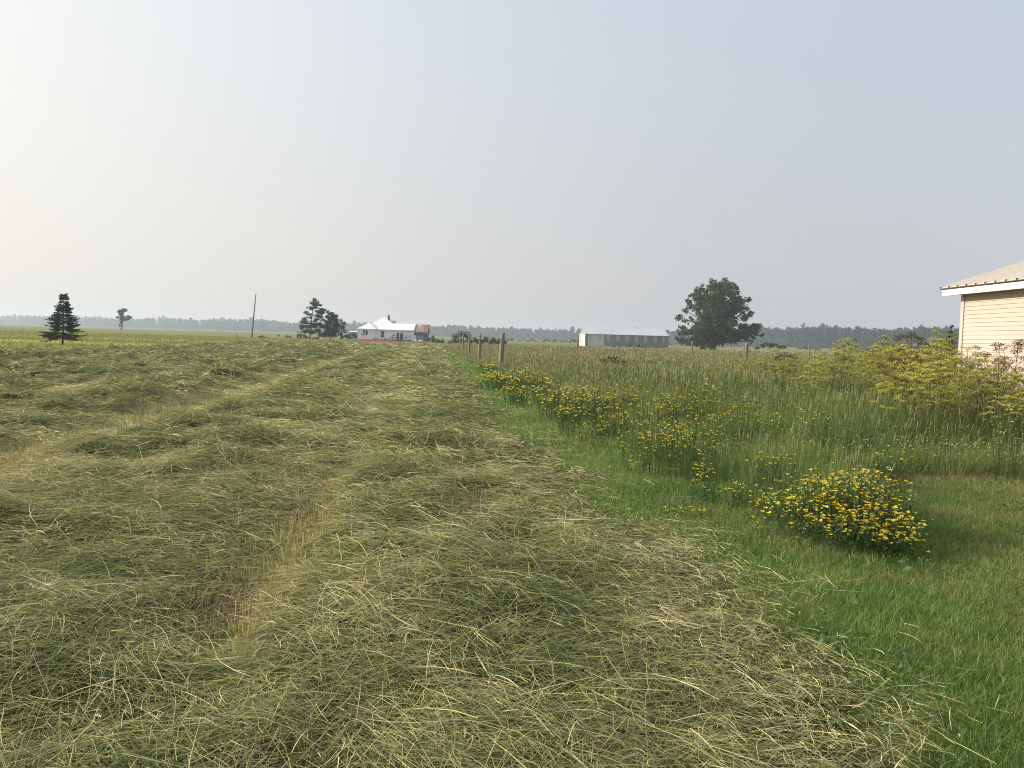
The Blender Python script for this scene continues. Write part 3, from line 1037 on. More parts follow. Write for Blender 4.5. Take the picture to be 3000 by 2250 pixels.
# --- big oak
YO = 180.0
def oz(x, y): return 1900 + x / 5.53, 780 + y / 5.53
b0 = W(*oz(1040, 1330), YO)
oak = empty('oak_tree', (b0.x, YO, 0))
tag(oak, 'large broad dark green oak standing alone right of the long barn', 'tree')
lob = [(1000,330,110),(1180,310,100),(1320,340,90),(1400,420,80),(860,380,80),(760,480,80),(680,540,70),(900,520,130),(1080,450,120),(1250,500,90),(650,700,80),(760,640,90),(950,700,150),(1150,680,110),(1350,620,110),(1500,560,80),(1590,560,55),(1540,680,80),(1610,800,65),(1430,760,95),(1280,780,100),(540,830,65),(640,880,55),(800,850,100),(1000,900,150),(1200,920,110),(1400,900,75),(540,1000,55),(580,1080,85),(500,1180,65),(560,1220,55),(700,1050,75),(800,1050,110),(800,1200,110),(950,1080,130),(1150,1070,115),(1330,1070,95),(1480,1060,85),(1620,1040,75),(1690,1010,80),(1740,980,75),(1800,965,50),(1740,1060,60),(1820,1105,35),(1450,1150,55),(1620,1170,45),(1650,1220,35),(900,1240,105),(1000,1230,80),(1230,1130,75),(690,1250,35),(1120,560,110),(870,950,110),(1080,800,120),(900,1150,120),(1050,1150,110),(1200,1210,70),(1000,1010,130),(860,1290,70),(1130,1000,120),(1280,940,100),(1560,970,75),(1500,1010,90),(1600,1090,80),(1400,1130,100),(1540,1130,70),(1420,680,110),(1500,860,70),(1440,560,90),(880,620,110),(1180,400,100)]
zs = YO / F / 5.53
lobes, limbs = [], []
for x_, y_, r_ in lob:
    p = W(*oz(x_, y_), YO)
    dx = abs(x_ - 1080) / 720
    dep = 6.5 * math.sqrt(max(0.05, 1 - dx * dx))
    k = 3 if r_ > 95 else 2
    for j in range(k):
        q = local(oak, p) + Vector((random.uniform(-.3, .3), random.uniform(-dep, dep), random.uniform(-.25, .25)))
        r = r_ * zs * random.uniform(.86, 1.04)
        lobes.append((q, (r, r * 1.15, r * .85)))
        limbs.append(q)
    # break the lobe's outline up with satellites
    for j in range(3):
        a = random.uniform(0, 6.28)
        q2 = local(oak, p) + Vector((math.cos(a) * r_ * zs * .9, random.uniform(-2, 2), math.sin(a) * r_ * zs * .9))
        if q2.z > 1.0:
            lobes.append((q2, (r_ * zs * .44,) * 3))
V, Q, C = cloud(lobes, 105, .23, (.036, .062, .025), (.115, .145, .056), shell=.35)
np_mesh('crown', V, Q, C, M_LEAF, oak)
tr = MB()
tr.tube([(0, 0, -.1), (.05, 0, 1.2), (.2, 0, 2.6), (.1, .2, 5), (.3, 0, 8), (.5, 0, 11)], [.75, .58, .5, .4, .28, .1], 10)
for q in limbs[::2]:
    z0 = min(max(1.3, q.z * .45), 6.5)
    s = Vector((.12, 0, z0))
    tr.tube([s, s * .45 + q * .55 + Vector((0, 0, .35)), q], [.20, .12, .04], 6)
low = local(oak, W(*oz(1330, 1180), YO))
tr.tube([(.2, -.4, 1.0), (1.2, -.8, 1.75), (low.x, -1.2, low.z), (low.x + 2.2, -1.4, low.z - .5)], [.3, .24, .16, .07], 7)
tr.build('trunk', M_BARK, oak, True)


# --- pines and the trees at the house
def pz(x, y): return 700 + x / 7.373, 820 + y / 7.373
YP = 165.0
zp = YP / F / 7.373


def tree_from(name, label, cat, Y, base_px, conv, lob, unit, dens, size, ca, cb, mat, trunk_r, flat=0.0, dz=1.0, copies=2, shell=.3, group=None, lean_to=None, bark=None):
    b = W(*conv(*base_px), Y)
    root = empty(name, (b.x, Y, 0))
    tag(root, label, cat, group)
    L, ends = [], []
    xs = [l[0] for l in lob]
    cx = sum(xs) / len(xs); hw = max(1, (max(xs) - min(xs)) / 2)
    for l in lob:
        p = local(root, W(*conv(l[0], l[1]), Y))
        rx = l[2] * unit; rz = (l[3] if len(l) > 3 else l[2]) * unit
        for j in range(copies):
            dep = hw * unit * math.sqrt(max(.06, 1 - min(1, abs(l[0] - cx) / hw) ** 2)) * dz
            q = p + Vector((random.uniform(-.1, .1) * rx, random.uniform(-dep, dep) * .8, random.uniform(-.1, .1)))
            L.append((q, (rx, rx, rz))); ends.append(q)
    V, Q, C = cloud(L, dens, size, ca, cb, flat, shell)
    np_mesh('crown', V, Q, C, mat, root)
    t = MB()
    top = max((e for e in ends), key=lambda e: e.z)
    tp = Vector((top.x, 0, top.z))
    t.tube([(0, 0, -.1), tp * .35, tp * .7, tp], [trunk_r, trunk_r * .8, trunk_r * .5, trunk_r * .15], 8)
    for e in ends[::2]:
        s = tp * max(.12, min(.95, (e.z - .35) / max(.5, tp.z)))
        t.tube([s, e], [trunk_r * .3, trunk_r * .08], 5)
    t.build('trunk', bark or M_BARK, root, True)
    return root


PG = ((.026, .044, .022), (.062, .084, .042))
lobp = [(1620,430,55,45),(1680,480,30,45),(1600,500,60,45),(1650,540,55,45),(1740,545,55,25),(1560,610,65,35),(1510,600,30,30),(1650,590,60,30),(1450,700,45,30),(1530,740,65,25),(1520,810,60,22),(1440,850,55,30),(1450,910,100,45),(1360,900,25,35),(1380,990,75,35),(1480,1010,95,40),(1350,1040,45,35),(1400,1120,65,35),(1640,900,50,25),(1640,1010,65,30),(1600,960,80,30),(1600,1130,80,40),(1500,1090,70,40)]
tree_from('pine_tree', 'tall ragged pine with open branches left of the white house', 'tree', YP, (1525, 1300), pz, lobp, zp * 1.2, 300, .115, *PG, M_NEEDLE, .16, .3, .9, 3, .1)
lobp2 = [(1800,640,55,30),(1750,700,85,55),(1700,680,55,30),(1820,690,50,35),(1700,780,75,40),(1860,640,35,25),(1680,850,65,25),(1800,860,60,30),(1760,800,70,30),(1720,960,95,35),(1800,1000,80,40),(1700,1100,85,50),(1780,1180,90,50)]
tree_from('pine_tree', 'smaller pine right beside the tall ragged pine', 'tree', YP + 2.5, (1720, 1290), pz, lobp2, zp * 1.22, 300, .115, *PG, M_NEEDLE, .11, .3, .9, 3, .1)
lobc = [(1920,700,35,40),(1980,740,55,50),(2040,740,55,55),(2110,780,45,45),(1900,800,45,50),(2000,830,105,70),(2100,880,75,70),(1950,930,110,80),(2080,980,105,80),(1900,1010,90,70),(2000,1080,125,80),(2100,1090,95,70),(1900,1130,95,70),(1850,1200,75,45),(2000,1190,115,60)]
tree_from('conifer_tree', 'dense dark conifer between the pines and the light green tree', 'tree', YP + 5, (1985, 1275), pz, lobc, zp * 1.12, 240, .15, (.017, .031, .018), (.040, .056, .034), M_NEEDLE, .15, .1, 1, 2, .3)
idn = lambda x, y: (x, y)
tree_from('broadleaf_tree', 'lighter green leafy tree at the left of the white house', 'tree', 172, (1001, 996), idn,
          [(1000,940,6,9),(1008,947,8,8),(1003,960,11,9),(1010,970,9,8),(998,978,10,8),(993,954,6,8),(1013,984,8,7),(1000,988,10,6)], 172 / F, 120, .16, (.035, .065, .02), (.085, .125, .035), M_LEAF, .1, 0, 1, 2, .3)
SG = 'dark shrubs near the farm buildings'


def shrub(label, Y, lob, ca=(.024, .04, .016), cb=(.06, .075, .03), dens=70, size=.2, name='shrub', group=None):
    cx = sum(l[0] for l in lob) / len(lob); cy = max(l[1] for l in lob)
    return tree_from(name, label, 'shrub', Y, (cx, cy), idn, lob, Y / F, dens, size, ca, cb, M_LEAF, .05, 0, 1.0, 2, .3, group)


shrub('dark round bush at the left corner of the white house', 190, [(1026,984,8,9),(1036,982,8,7),(1043,986,6,6),(1022,990,8,5)])
shrub('low dark hedge-like bush beside the grey lean-to', 176, [(1260,993,8,8),(1272,997,9,9),(1284,999,9,9),(1296,1001,9,8),(1268,988,6,6),(1252,998,5,6)])
shrub('largest dark rounded shrub behind the row of fence posts', 165, [(1335,985,12,12),(1350,980,14,12),(1368,983,14,12),(1330,998,12,10),(1350,1000,16,10),(1375,999,14,10),(1390,996,12,9),(1400,1003,12,8),(1318,1004,10,7)])
shrub('wide dark shrub right of the nearest fence post top', 170, [(1425,995,14,11),(1445,996,14,11),(1462,1000,12,10),(1415,1001,12,10),(1478,1005,9,8),(1440,1004,16,9)])
shrub('dark green shrub under the right side of the oak', 160, [(2232,1012,12,8),(2250,1009,13,10),(2268,1012,13,8),(2285,1016,12,7),(2220,1018,9,6),(2300,1019,9,5)])
shrub('small dark bush in the pasture right of the utility pole', 170, [(762,986,6,4),(770,985,5,4),(775,988,5,3)], (.03, .045, .02), (.07, .085, .035))
shrub('olive low bush in the pasture left of the tractor', 185, [(836,986,4,3),(843,984,5,4),(850,987,4,3)], (.05, .06, .025), (.11, .115, .05))
shrub('green weedy bush at the foot of the tall pine', 166, [(899,988,5,6),(918,990,6,5),(930,991,7,4)], (.05, .075, .025), (.1, .12, .045))
shrub('brown dead-looking bush above the yellow weeds beside the shed', 24, [(2500,1008,16,12),(2530,1004,14,12),(2470,1016,14,10),(2605,1018,18,12),(2640,1024,16,10),(2585,1003,10,10)], (.05, .035, .03), (.10, .07, .055), 350, .03)
shrub('dark grassy tussock standing out in the middle of the meadow', 31, [(1770,1062,20,13),(1795,1055,24,15),(1820,1060,22,14),(1840,1068,16,10),(1780,1075,26,10),(1815,1078,26,9)], (.030, .055, .018), (.055, .09, .026), 900, .035, 'tussock')
tree_from('conifer_tree', 'narrow dark evergreen just left of the beige shed corner', 'tree', 60, (2795, 1045), idn,
          [(2786,958,7,9),(2780,972,10,9),(2790,985,12,11),(2778,1000,12,12),(2792,1010,13,12),(2784,1028,15,12)], 60 / F, 420, .07, (.016, .028, .016), (.036, .05, .028), M_NEEDLE, .09, .1, 1, 2, .2)


# --- lone spruce in the left pasture
YS = 62.0
bS = W(183, 1010, YS)
tS = W(187.5, 861, YS)
spr = empty('spruce_tree', (bS.x, YS, 0))
tag(spr, 'young dark spruce with level tiers of branches on the left pasture', 'tree')
HT = tS.z
m = MB()
m.tube([(0, 0, -.1), (tS.x - bS.x) and ((tS.x - bS.x) * .5, 0, HT * .5), (tS.x - bS.x, 0, HT)], [.075, .045, .01], 8)
m.build('trunk', M_BARK, spr, True)
PV, PS, PW, PC = [], [], [], []
tiers = 19
for i in range(tiers):
    f = .17 + .80 * (i / (tiers - 1)) ** .95
    z = HT * f
    R = 1.48 * min(1.0, (1.02 - f) * 1.30) * random.uniform(.8, 1.12) if f > .32 else 1.38 * random.uniform(.75, 1.05)
    nb = 13 if f < .8 else 8
    for k in range(nb):
        a = 2 * PI * k / nb + i * .7 + random.uniform(-.2, .2)
        L = R * random.uniform(.62, 1.18)
        dr = Vector((math.cos(a), math.sin(a), random.uniform(-.10, .10) + (.35 if f > .85 else .02) - (.12 if f < .3 else 0)))
        z_ = z + random.uniform(-.09, .09)
        st_ = Vector(((tS.x - bS.x) * f, 0, z_))
        sd = Vector((-math.sin(a), math.cos(a), 0))
        pts = [st_ + dr * L * q_ + Vector((0, 0, -.10 * L * math.sin(PI * q_ * .8))) for q_ in (0, .35, .7, 1)]
        PV.append(pts); PS.append(sd); PW.append([.012, .010, .008, .004]); PC.append((.05, .045, .035))
        # needle-bearing twigs
        nt_ = int(10 + 14 * L)
        for j in range(nt_):
            q_ = .22 + .8 * j / nt_
            b = st_ + dr * L * q_ + Vector((0, 0, -.10 * L * math.sin(PI * q_ * .8)))
            s = random.choice((-1, 1))
            tl = random.uniform(.14, .30) * (1.15 - .5 * q_) + .04
            td = (sd * s * random.uniform(.3, 1) + dr * .7 + Vector((0, 0, random.uniform(-.35, .16)))).normalized()
            e = b + td * tl
            for w_ in range(2):
                nrm = Vector((random.uniform(-.5, .5), random.uniform(-.5, .5), 1 if w_ == 0 else .15)).normalized()
                PV.append([b, b + td * tl * .4, b + td * tl * .8, e])
                PS.append(td.cross(nrm).normalized()); PW.append([.018, .026, .022, .005])
                kq = random.random(); PC.append((.034 + .035 * kq, .055 + .045 * kq, .034 + .024 * kq))
PV = np.array([[tuple(p) for p in r] for r in PV]); PS = np.array([tuple(p) for p in PS])
V, Q, C = ribbons(PV, PS, np.array(PW), np.repeat(np.array(PC)[:, None, :], 4, 1))
np_mesh('branches', V, Q, C, M_NEEDLE, spr)

# --- far snag tree with two side limbs
def z1(x, y): return x / 2.95, 800 + y / 2.95
tree_from('snag_tree', 'spindly far tree with bare trunk and side limbs in the pasture', 'tree', 340, (1048, 492), z1,
          [(1065,320,25,16),(1050,335,22,22),(1058,355,22,22),(1050,380,22,18),(1062,400,18,22),(1050,425,12,22),(1120,375,18,12),(1135,385,12,10),(1105,395,18,14),(1085,405,12,10),(1015,382,14,8),(1048,455,8,18)],
          340 / F / 2.95, 170, .27, (.03, .042, .025), (.06, .075, .045), M_LEAF, .28, 0, .8, 2, .3)

# --- far woods as one mass
tw = [-1.0, -.62, -.33, 0, .2, .37, .5, .8]
dw = [1800, 1500, 1240, 1120, 880, 660, 600, 560]
lobes = []
TW = MB()
for t in np.arange(-.95, .80, .0036):
    for row in range(3):
        Y = float(np.interp(t, tw, dw)) * (1 + .035 * row) * random.uniform(.985, 1.02)
        x = (t + random.uniform(-.003, .003)) * Y
        hgt = float(np.interp(t, [-.62, -.33, 0, .2, .37, .6], [14.5, 16.5, 13.5, 14.0, 16.0, 15.0])) * random.uniform(.90, 1.0) * (1 + .04 * row)
        hgt *= .80 + .42 * float(vn(np.array([t * 100]), np.array([row * 7.0]), 4.0, 1)[0])
        if random.random() < .06: hgt *= 1.15
        w = random.uniform(3.6, 6.2)
        for j in range(3):
            f = (j + .55) / 3.1
            ww = w * (1.0, .9, .55)[j]
            lobes.append(((x + random.uniform(-1, 1), Y + random.uniform(-1, 1), hgt * f), (ww, ww, hgt * .21)))
        TW.tube([(x, Y, -.1), (x, Y, hgt * .8)], [.25, .08], 4, False)
V, Q, C = cloud(lobes, 7.5, 1.15, (.020, .038, .014), (.050, .075, .028), shell=.5)
o = np_mesh('far_woods', V, Q, C, M_LEAF)
tag(o, 'long belt of hazy woods along the whole horizon', 'woods', kind='stuff')
wt = TW.build('trunks', M_BARK, o)
wt['kind'] = 'stuff'
# low scrub line in the distance right of the posts
scr = []
for t in np.arange(-.02, .5, .004):
    if vn(np.array([t * 100]), np.array([2.0]), 3.0, 2)[0] < .5: continue
    Y = random.uniform(330, 420)
    r = random.uniform(.6, 1.5)
    scr.append(((t * Y, Y, r * .5), (r * 1.6, r, r * .7)))
V, Q, C = cloud(scr, 12, .45, (.05, .06, .028), (.10, .11, .05))
tag(np_mesh('distant_scrub', V, Q, C, M_LEAF), 'thin line of low hazy scrub on the far flat field', 'scrub', kind='stuff')


# ------------------------------------------------------------------ utility pole
pb = W(737, 996, 158); pt = W(749.5, 863, 158)
up = empty('utility_pole', (pb.x, 158, 0))
tag(up, 'leaning bare wooden utility pole on the left pasture', 'utility pole')
lx = pt.x - pb.x
m = MB(); m.tube([(0, 0, -.2), (lx * .5, 0, pt.z * .5), (lx, 0, pt.z)], [.15, .13, .10], 10); m.build('shaft', M_POLE, up, True)
m = MB(); zc = pt.z * .845
m.tube([(lx * .845, 0, zc), (lx * .845 - .48, 0, zc + .04)], [.03, .025], 6); m.build('bracket', M_STEEL, up)
m = MB(); m.tube([(lx, 0, pt.z - .05), (lx + .02, 0, pt.z + .30)], [.035, .03], 6)
m.tube([(lx + .02, 0, pt.z + .18), (lx + .02, 0, pt.z + .24)], [.07, .05], 8); m.build('insulator', M_DISH, up)


# ------------------------------------------------------------------ white farmhouse
YH = 182.0
hz_ = YH / F / 7.373
def hzp(x, y): return 1000 + x / 7.373, 880 + y / 7.373
h0 = W(*hzp(355, 850), YH)
house = empty('farmhouse', (h0.x, YH, 0), 0)
tag(house, 'long white farmhouse with white metal roof and front deck', 'house')
def hx(x): return (x - 355) * hz_
EAVE = W(*hzp(700, 622), YH).z
BASE = 0.35
XR = hx(1565)
XL2 = hx(735)
P0 = -.45
m = MB()
m.box(0, XL2, P0, 3.2, 0, EAVE)
m.box(XL2, XR, 0, 5.2, 0, EAVE)
m.box(hx(420), hx(1180), 5.203, 11.5, 0, EAVE)
m.build('wall', M_WWALL, house)
RZ = W(*hzp(800, 488), YH + 2.6).z
PK = W(*hzp(800, 352), YH + 6.5).z


def plane(mb, poly, t=.06):
    a, b, c = Vector(poly[0]), Vector(poly[1]), Vector(poly[2])
    n = (b - a).cross(c - a)
    if n.z < 0: n = -n
    mb.slab(poly, n, t)


rf = MB()
o_ = .22
# long wing, slope towards the field and the one behind
plane(rf, [(XL2 - .6, -o_, EAVE), (XR + .05, -o_, EAVE), (XR + .05, 2.6, RZ), (hx(590), 2.6, RZ)])
plane(rf, [(XL2 - .6, 5.4, EAVE), (hx(590), 2.6, RZ), (XR + .05, 2.6, RZ), (XR + .05, 5.4, EAVE)])
rf_o = rf.build('roof', M_WROOF, house)
# hipped left block
hb = MB()
ap = (hx(575), 1.7, RZ + .02); ap2 = (hx(575), 4.0, RZ + .02)
plane(hb, [(-.2, P0 - .2, EAVE + .03), (XL2 + .2, P0 - .2, EAVE + .03), ap])
plane(hb, [(-.2, P0 - .2, EAVE + .03), ap, ap2, (-.2, 6, EAVE + .03)])
plane(hb, [(XL2 + .2, P0 - .2, EAVE + .03), (XL2 + .2, 3, EAVE + .03), ap2, ap])
hb.build('hip_roof', M_WROOF, house)
# tall pyramid of the old house behind
pyr = MB()
cx, cy = hx(800), 7.6
hw_ = 4.35
a_ = (cx, cy, PK)
cs_ = [(cx - hw_, cy - hw_, EAVE + .05), (cx + hw_, cy - hw_, EAVE + .05), (cx + hw_, cy + hw_, EAVE + .05), (cx - hw_, cy + hw_, EAVE + .05)]
for i in range(4): plane(pyr, [cs_[i], cs_[(i + 1) % 4], a_])
pyr.build('main_roof', M_WROOF, house)
dm = MB()
dz = W(*hzp(1000, 440), YH + 8).z
dm.box(hx(930), hx(1030), 8.0, 10.0, EAVE + .3, dz - .12)
dm.build('dormer', M_PALEWALL, house)
dr_ = MB()
dr_.slab([(hx(905), 7.8, dz + .32), (hx(1052), 7.8, dz), (hx(1052), 10.2, dz), (hx(905), 10.2, dz + .32)], (0, 0, 1), .09)
dr_.build('dormer_roof', M_GALV, house)
ch = MB()
ctop = W(*hzp(900, 312), YH + 8).z
ch.box(hx(884), hx(920), 7.4, 7.9, PK - 1.6, ctop - .10); ch.box(hx(890), hx(912), 7.48, 7.82, ctop - .10, ctop)
ch.build('chimney', M_BRICK, house)
ch = MB()
c2 = W(*hzp(525, 462), YH + 7).z
ch.box(hx(512), hx(540), 6.6, 7.0, EAVE, c2); ch.build('chimney', M_BRICK, house)
fs = MB(); fs.box(XL2 + .21, XR + .05, -o_ - .02, -o_ + .02, EAVE - .22, EAVE - .055)
fs.box(-.2, XL2 + .2, P0 - .22, P0 - .18, EAVE - .14, EAVE - .025)
fs.build('eave_board', M_TRIMW, house)
sk = MB(); sk.box(-.03, XL2 + .03, P0 - .03, P0 - .003, 0, .22); sk.box(XL2 + .035, XR + .02, -.03, -.003, 0, .22)
sk.build('skirting', M_CONC, house)


def zh(y, Y=YH): return W(*hzp(800, y + 10), Y).z


def house_window(x0, x1, y0, y1, yw, bars=1, name='window'):
    X0, X1 = hx(x0), hx(x1)
    # local height from the eave line
    Z1 = EAVE - (y0 - 622) * hz_; Z0 = EAVE - (y1 - 622) * hz_
    f = MB(); t = .07
    f.box(X0 - t, X1 + t, yw - .05, yw - .003, Z1, Z1 + t); f.box(X0 - t, X1 + t, yw - .06, yw - .003, Z0 - t, Z0)
    f.box(X0 - t, X0, yw - .05, yw - .003, Z0, Z1); f.box(X1, X1 + t, yw - .05, yw - .003, Z0, Z1)
    if bars: f.box(X0, X1, yw - .045, yw - .003, (Z0 + Z1) / 2 - .03, (Z0 + Z1) / 2 + .03)
    fo = f.build(name, M_TRIMW, house)
    p = MB(); p.box(X0 + .001, X1 - .001, yw - .025, yw - .004, Z0 + .001, Z1 - .001)
    p.build('pane', M_GLASS, fo)
    return fo


house_window(470, 515, 650, 752, P0, 0)
house_window(528, 575, 650, 752, P0, 0)
house_window(858, 920, 660, 790, 0, 1)
house_window(1195, 1246, 690, 832, 0, 0, 'glass_door')
house_window(1268, 1326, 690, 832, 0, 0, 'glass_door')
dk = MB()
DZ = EAVE - (850 - 640) * hz_
dk.box(hx(1135), hx(1515), -2.2, -.05, DZ - .15, DZ)
for k in range(9): dk.box(hx(1145 + k * 45), hx(1149 + k * 45), -2.15, -2.1, 0, DZ - .151)
dko = dk.build('deck', M_DECK, house)
rl = MB()
RT = EAVE - (770 - 640) * hz_
for k in range(5):
    X = hx(1140) + (hx(1512) - hx(1140)) * k / 4
    rl.box(X - .05, X + .05, -2.2, -2.1, DZ + .001, RT)
rl.box(hx(1130), hx(1518), -2.24, -2.06, RT + .001, RT + .09)
rl.box(hx(1140) + .06, hx(1512) - .06, -2.18, -2.13, (DZ + RT) / 2, (DZ + RT) / 2 + .12)
rl.tube([(hx(1132), -2.15, RT), (hx(1035), -2.15, RT - .85)], [.06, .06], 5)
rl.tube([(hx(1132), -2.15, DZ + .25), (hx(1050), -2.15, .15)], [.05, .05], 5)
rl.box(hx(1036), hx(1042), -2.2, -2.1, 0, RT - .8)
rl.build('railing', M_DECK, dko)
sp = MB()
for k in range(3): sp.box(hx(1062 + k * 24), hx(1062 + (k + 1) * 24) - .003, -2.1, -1.1, 0, DZ * (k + 1) / 4)
sp.build('steps', M_DECK, dko)

# grey lean-to with rusty roof
lt = empty('lean_to_shed', (h0.x + XR + .06, YH, 0))
tag(lt, 'grey board shed with rusty striped roof at right end of farmhouse', 'shed')
LW = hx(1840) - XR - .08
LE = EAVE - (668 - 640) * hz_
LR = RZ - .06
m = MB(); m.box(0, LW, .2, 5.0, 0, LE - .08)
m.add([(LW, .2, LE - .081), (LW, 5.0, LE - .081), (LW, 2.6, LR - .1), (LW - .1, .2, LE - .081), (LW - .1, 5.0, LE - .081), (LW - .1, 2.6, LR - .1)], [(0, 1, 2), (3, 5, 4), (0, 3, 4, 1), (1, 4, 5, 2), (2, 5, 3, 0)])
m.build('wall', M_GREYDARK, lt)
m = MB()
plane(m, [(-.02, -.05, LE - .1), (LW + .15, -.05, LE - .1), (LW + .15, 2.6, LR), (-.02, 2.6, LR)])
plane(m, [(-.02, 5.25, LE - .1), (-.02, 2.6, LR), (LW + .15, 2.6, LR), (LW + .15, 5.25, LE - .1)])
m.build('roof', M_RUST, lt)
m = MB(); m.box(.42, 2.0 * hz_ / hz_, .15, .197, 0, LE - .85); m.build('door', M_GREYWALL, lt)
m = MB(); m.box(.03, .35, .13, .197, .1, LE - .8); m.build('panel', M_TRIMW, lt)
m = MB(); m.tube([(LW + .1, 2.6, LR - .1), (LW + .45, 2.6, LR - .12)], [.06, .05], 6); m.box(LW + .30, LW + .48, 2.5, 2.7, LR - .42, LR - .13); m.build('hay_hood', M_GREYDARK, lt)

# satellite dish, tarp, plants, outbuilding
dl = W(*hzp(465, 838), YH - 1.5)
sd_ = empty('satellite_dish', (dl.x, YH - 1.5, 0)); tag(sd_, 'grey satellite dish on a post before the white farmhouse', 'satellite dish')
m = MB(); m.tube([(0, 0, -.05), (0, 0, 1.35)], .03, 6); m.build('post', M_STEEL, sd_)
m = MB()
vs = [(0, .10, 0)]; fs_ = []
nA = 20
for r_i, rr in enumerate((.2, .4)):
    for k in range(nA):
        a = 2 * PI * k / nA
        vs.append((math.cos(a) * rr, .10 - .5 * rr * rr, math.sin(a) * rr * .92))
for k in range(nA):
    fs_.append((0, 1 + k, 1 + (k + 1) % nA)); fs_.append((1 + k, 1 + nA + k, 1 + nA + (k + 1) % nA, 1 + (k + 1) % nA))
m.add([(a, b - .02, c + 1.35) for a, b, c in vs], fs_)
m.add([(a, b + .01, c + 1.35) for a, b, c in vs], [f[::-1] for f in fs_])
m.build('reflector', M_DISH, sd_, True)
m = MB(); m.tube([(0, .05, 1.0), (0, -.35, 1.25)], .015, 5); m.box(-.04, .04, -.4, -.3, 1.22, 1.32); m.build('feed_arm', M_STEEL, sd_)


def heap(name, label, cat, c, rx, ry, rz, mat):
    root = None
    n, k = 18, 7
    vs, fs_ = [], []
    for i in range(k):
        f = i / (k - 1)
        for j in range(n):
            a = 2 * PI * j / n
            r = math.cos(f * PI / 2) ** .6 * (1 + .12 * math.sin(3 * a + 2 * f) + random.uniform(-.05, .05))
            vs.append((math.cos(a) * rx * r, math.sin(a) * ry * r, rz * math.sin(f * PI / 2) - .05))
    for i in range(k - 1):
        for j in range(n):
            j2 = (j + 1) % n
            fs_.append((i * n + j, i * n + j2, (i + 1) * n + j2, (i + 1) * n + j))
    fs_.append(tuple((k - 1) * n + j for j in range(n)))
    o = MB().add(vs, fs_).build(name, mat, None, True)
    o.location = c
    return tag(o, label, cat)


def hpos(x, y): p = W(*hzp(x, 880), y); return (p.x, y, 0)


heap('tarp_heap', 'low white tarp heap before the grey shed door, left one', 'tarp', hpos(1600, YH - 3), .36, .4, .55, M_TARP)
heap('tarp_heap', 'longer white tarp heap before the grey shed door, right one', 'tarp', hpos(1715, YH - 3.3), .52, .4, .52, M_TARP)
# garden plants at the wall
for x_, s_, lb in [(735, .55, 'dark garden plant left of the sash window on the farmhouse'), (830, .45, 'dark garden plant right below the sash window'), (950, .40, 'low garden plant left of the deck steps')]:
    p = hpos(x_, YH - 1.2)
    r_ = empty('garden_plant', p); tag(r_, lb, 'plant', 'garden plants at the farmhouse wall')
    L = [((random.uniform(-.5, .5), random.uniform(-.2, .2), s_ * random.uniform(.4, 1)), (.28, .25, .25 * s_ / .4)) for _ in range(6)]
    np_mesh('foliage', *cloud(L, 300, .06, (.022, .038, .018), (.06, .08, .035)), M_LEAF, r_)
    mm = MB()
    for c_, _ in L: mm.tube([(0, 0, -.03), c_], [.02, .01], 5)
    mm.build('stem', M_BARK, r_)
for x_, lb in [(1152, 'dark flower pot on the left corner of the deck rail'), (1470, 'pale box of plants on the right end of deck')]:
    p = hpos(x_, YH - 2.15)
    r_ = empty('flower_pot', (p[0], p[1], RT + .095)); tag(r_, lb, 'flower pot')
    mm = MB(); mm.tube([(0, 0, 0), (0, 0, .16)], [.07, .11], 10); mm.build('pot', M_BLACK if x_ < 1300 else M_DISH, r_)
    np_mesh('plant', *cloud([((0, 0, .24), (.16, .14, .12))], 900, .035, (.03, .05, .02), (.07, .09, .04)), M_LEAF, r_)
# small shed with white roof, left behind the trees
p = W(1033, 985, 215)
ob = empty('garden_shed', (p.x, 215, 0)); tag(ob, 'small white-roofed outbuilding peeking between trees and farmhouse', 'shed')
m = MB(); zt = W(1033, 972, 215).z; m.box(-.8, .85, 0, 2, 0, zt - .03); m.build('wall', M_GREYWALL, ob)
m = MB(); m.slab([(-1.0, -.3, zt - .1), (1.0, -.3, zt + .02), (1.0, 2.3, zt + .25), (-1.0, 2.3, zt + .15)], (0, 0, 1), .08); m.build('roof', M_WROOF, ob)

# rust-red weeds in front of the house
n = 16000
xx = rng.uniform(0, 1, n); yy = rng.uniform(150, 179.2, n)
xa = np.array([W(1046, 1000, y_).x for y_ in (150, 180)]); xb = np.array([W(1256, 1004, y_).x for y_ in (150, 180)])
x = np.interp(yy, [150, 180], xa) * (1 - xx) + np.interp(yy, [150, 180], xb) * xx
edge = rng.random(n) < .25 + .75 * sst(150, 158, yy + 6 * (vn(x, yy, 3, 2) - .5))
x, yy, xx = x[edge], yy[edge], xx[edge]
n = len(x)
c = mixc((.42, .085, .06), (.36, .17, .10), np.clip(xx * .9 + rng.normal(0, .2, n), 0, 1)) * rng.uniform(.7, 1.25, n)[:, None]
V, Q, C = blades(x, yy, np.zeros(n) - .02, rng.uniform(.1, .30, n), rng.uniform(.03, .07, n), c, .4, 3)
tag(np_mesh('red_sorrel', V, Q, C, M_BLADE), 'rust-red weedy strip on the ground before the white farmhouse', 'weeds', kind='stuff')


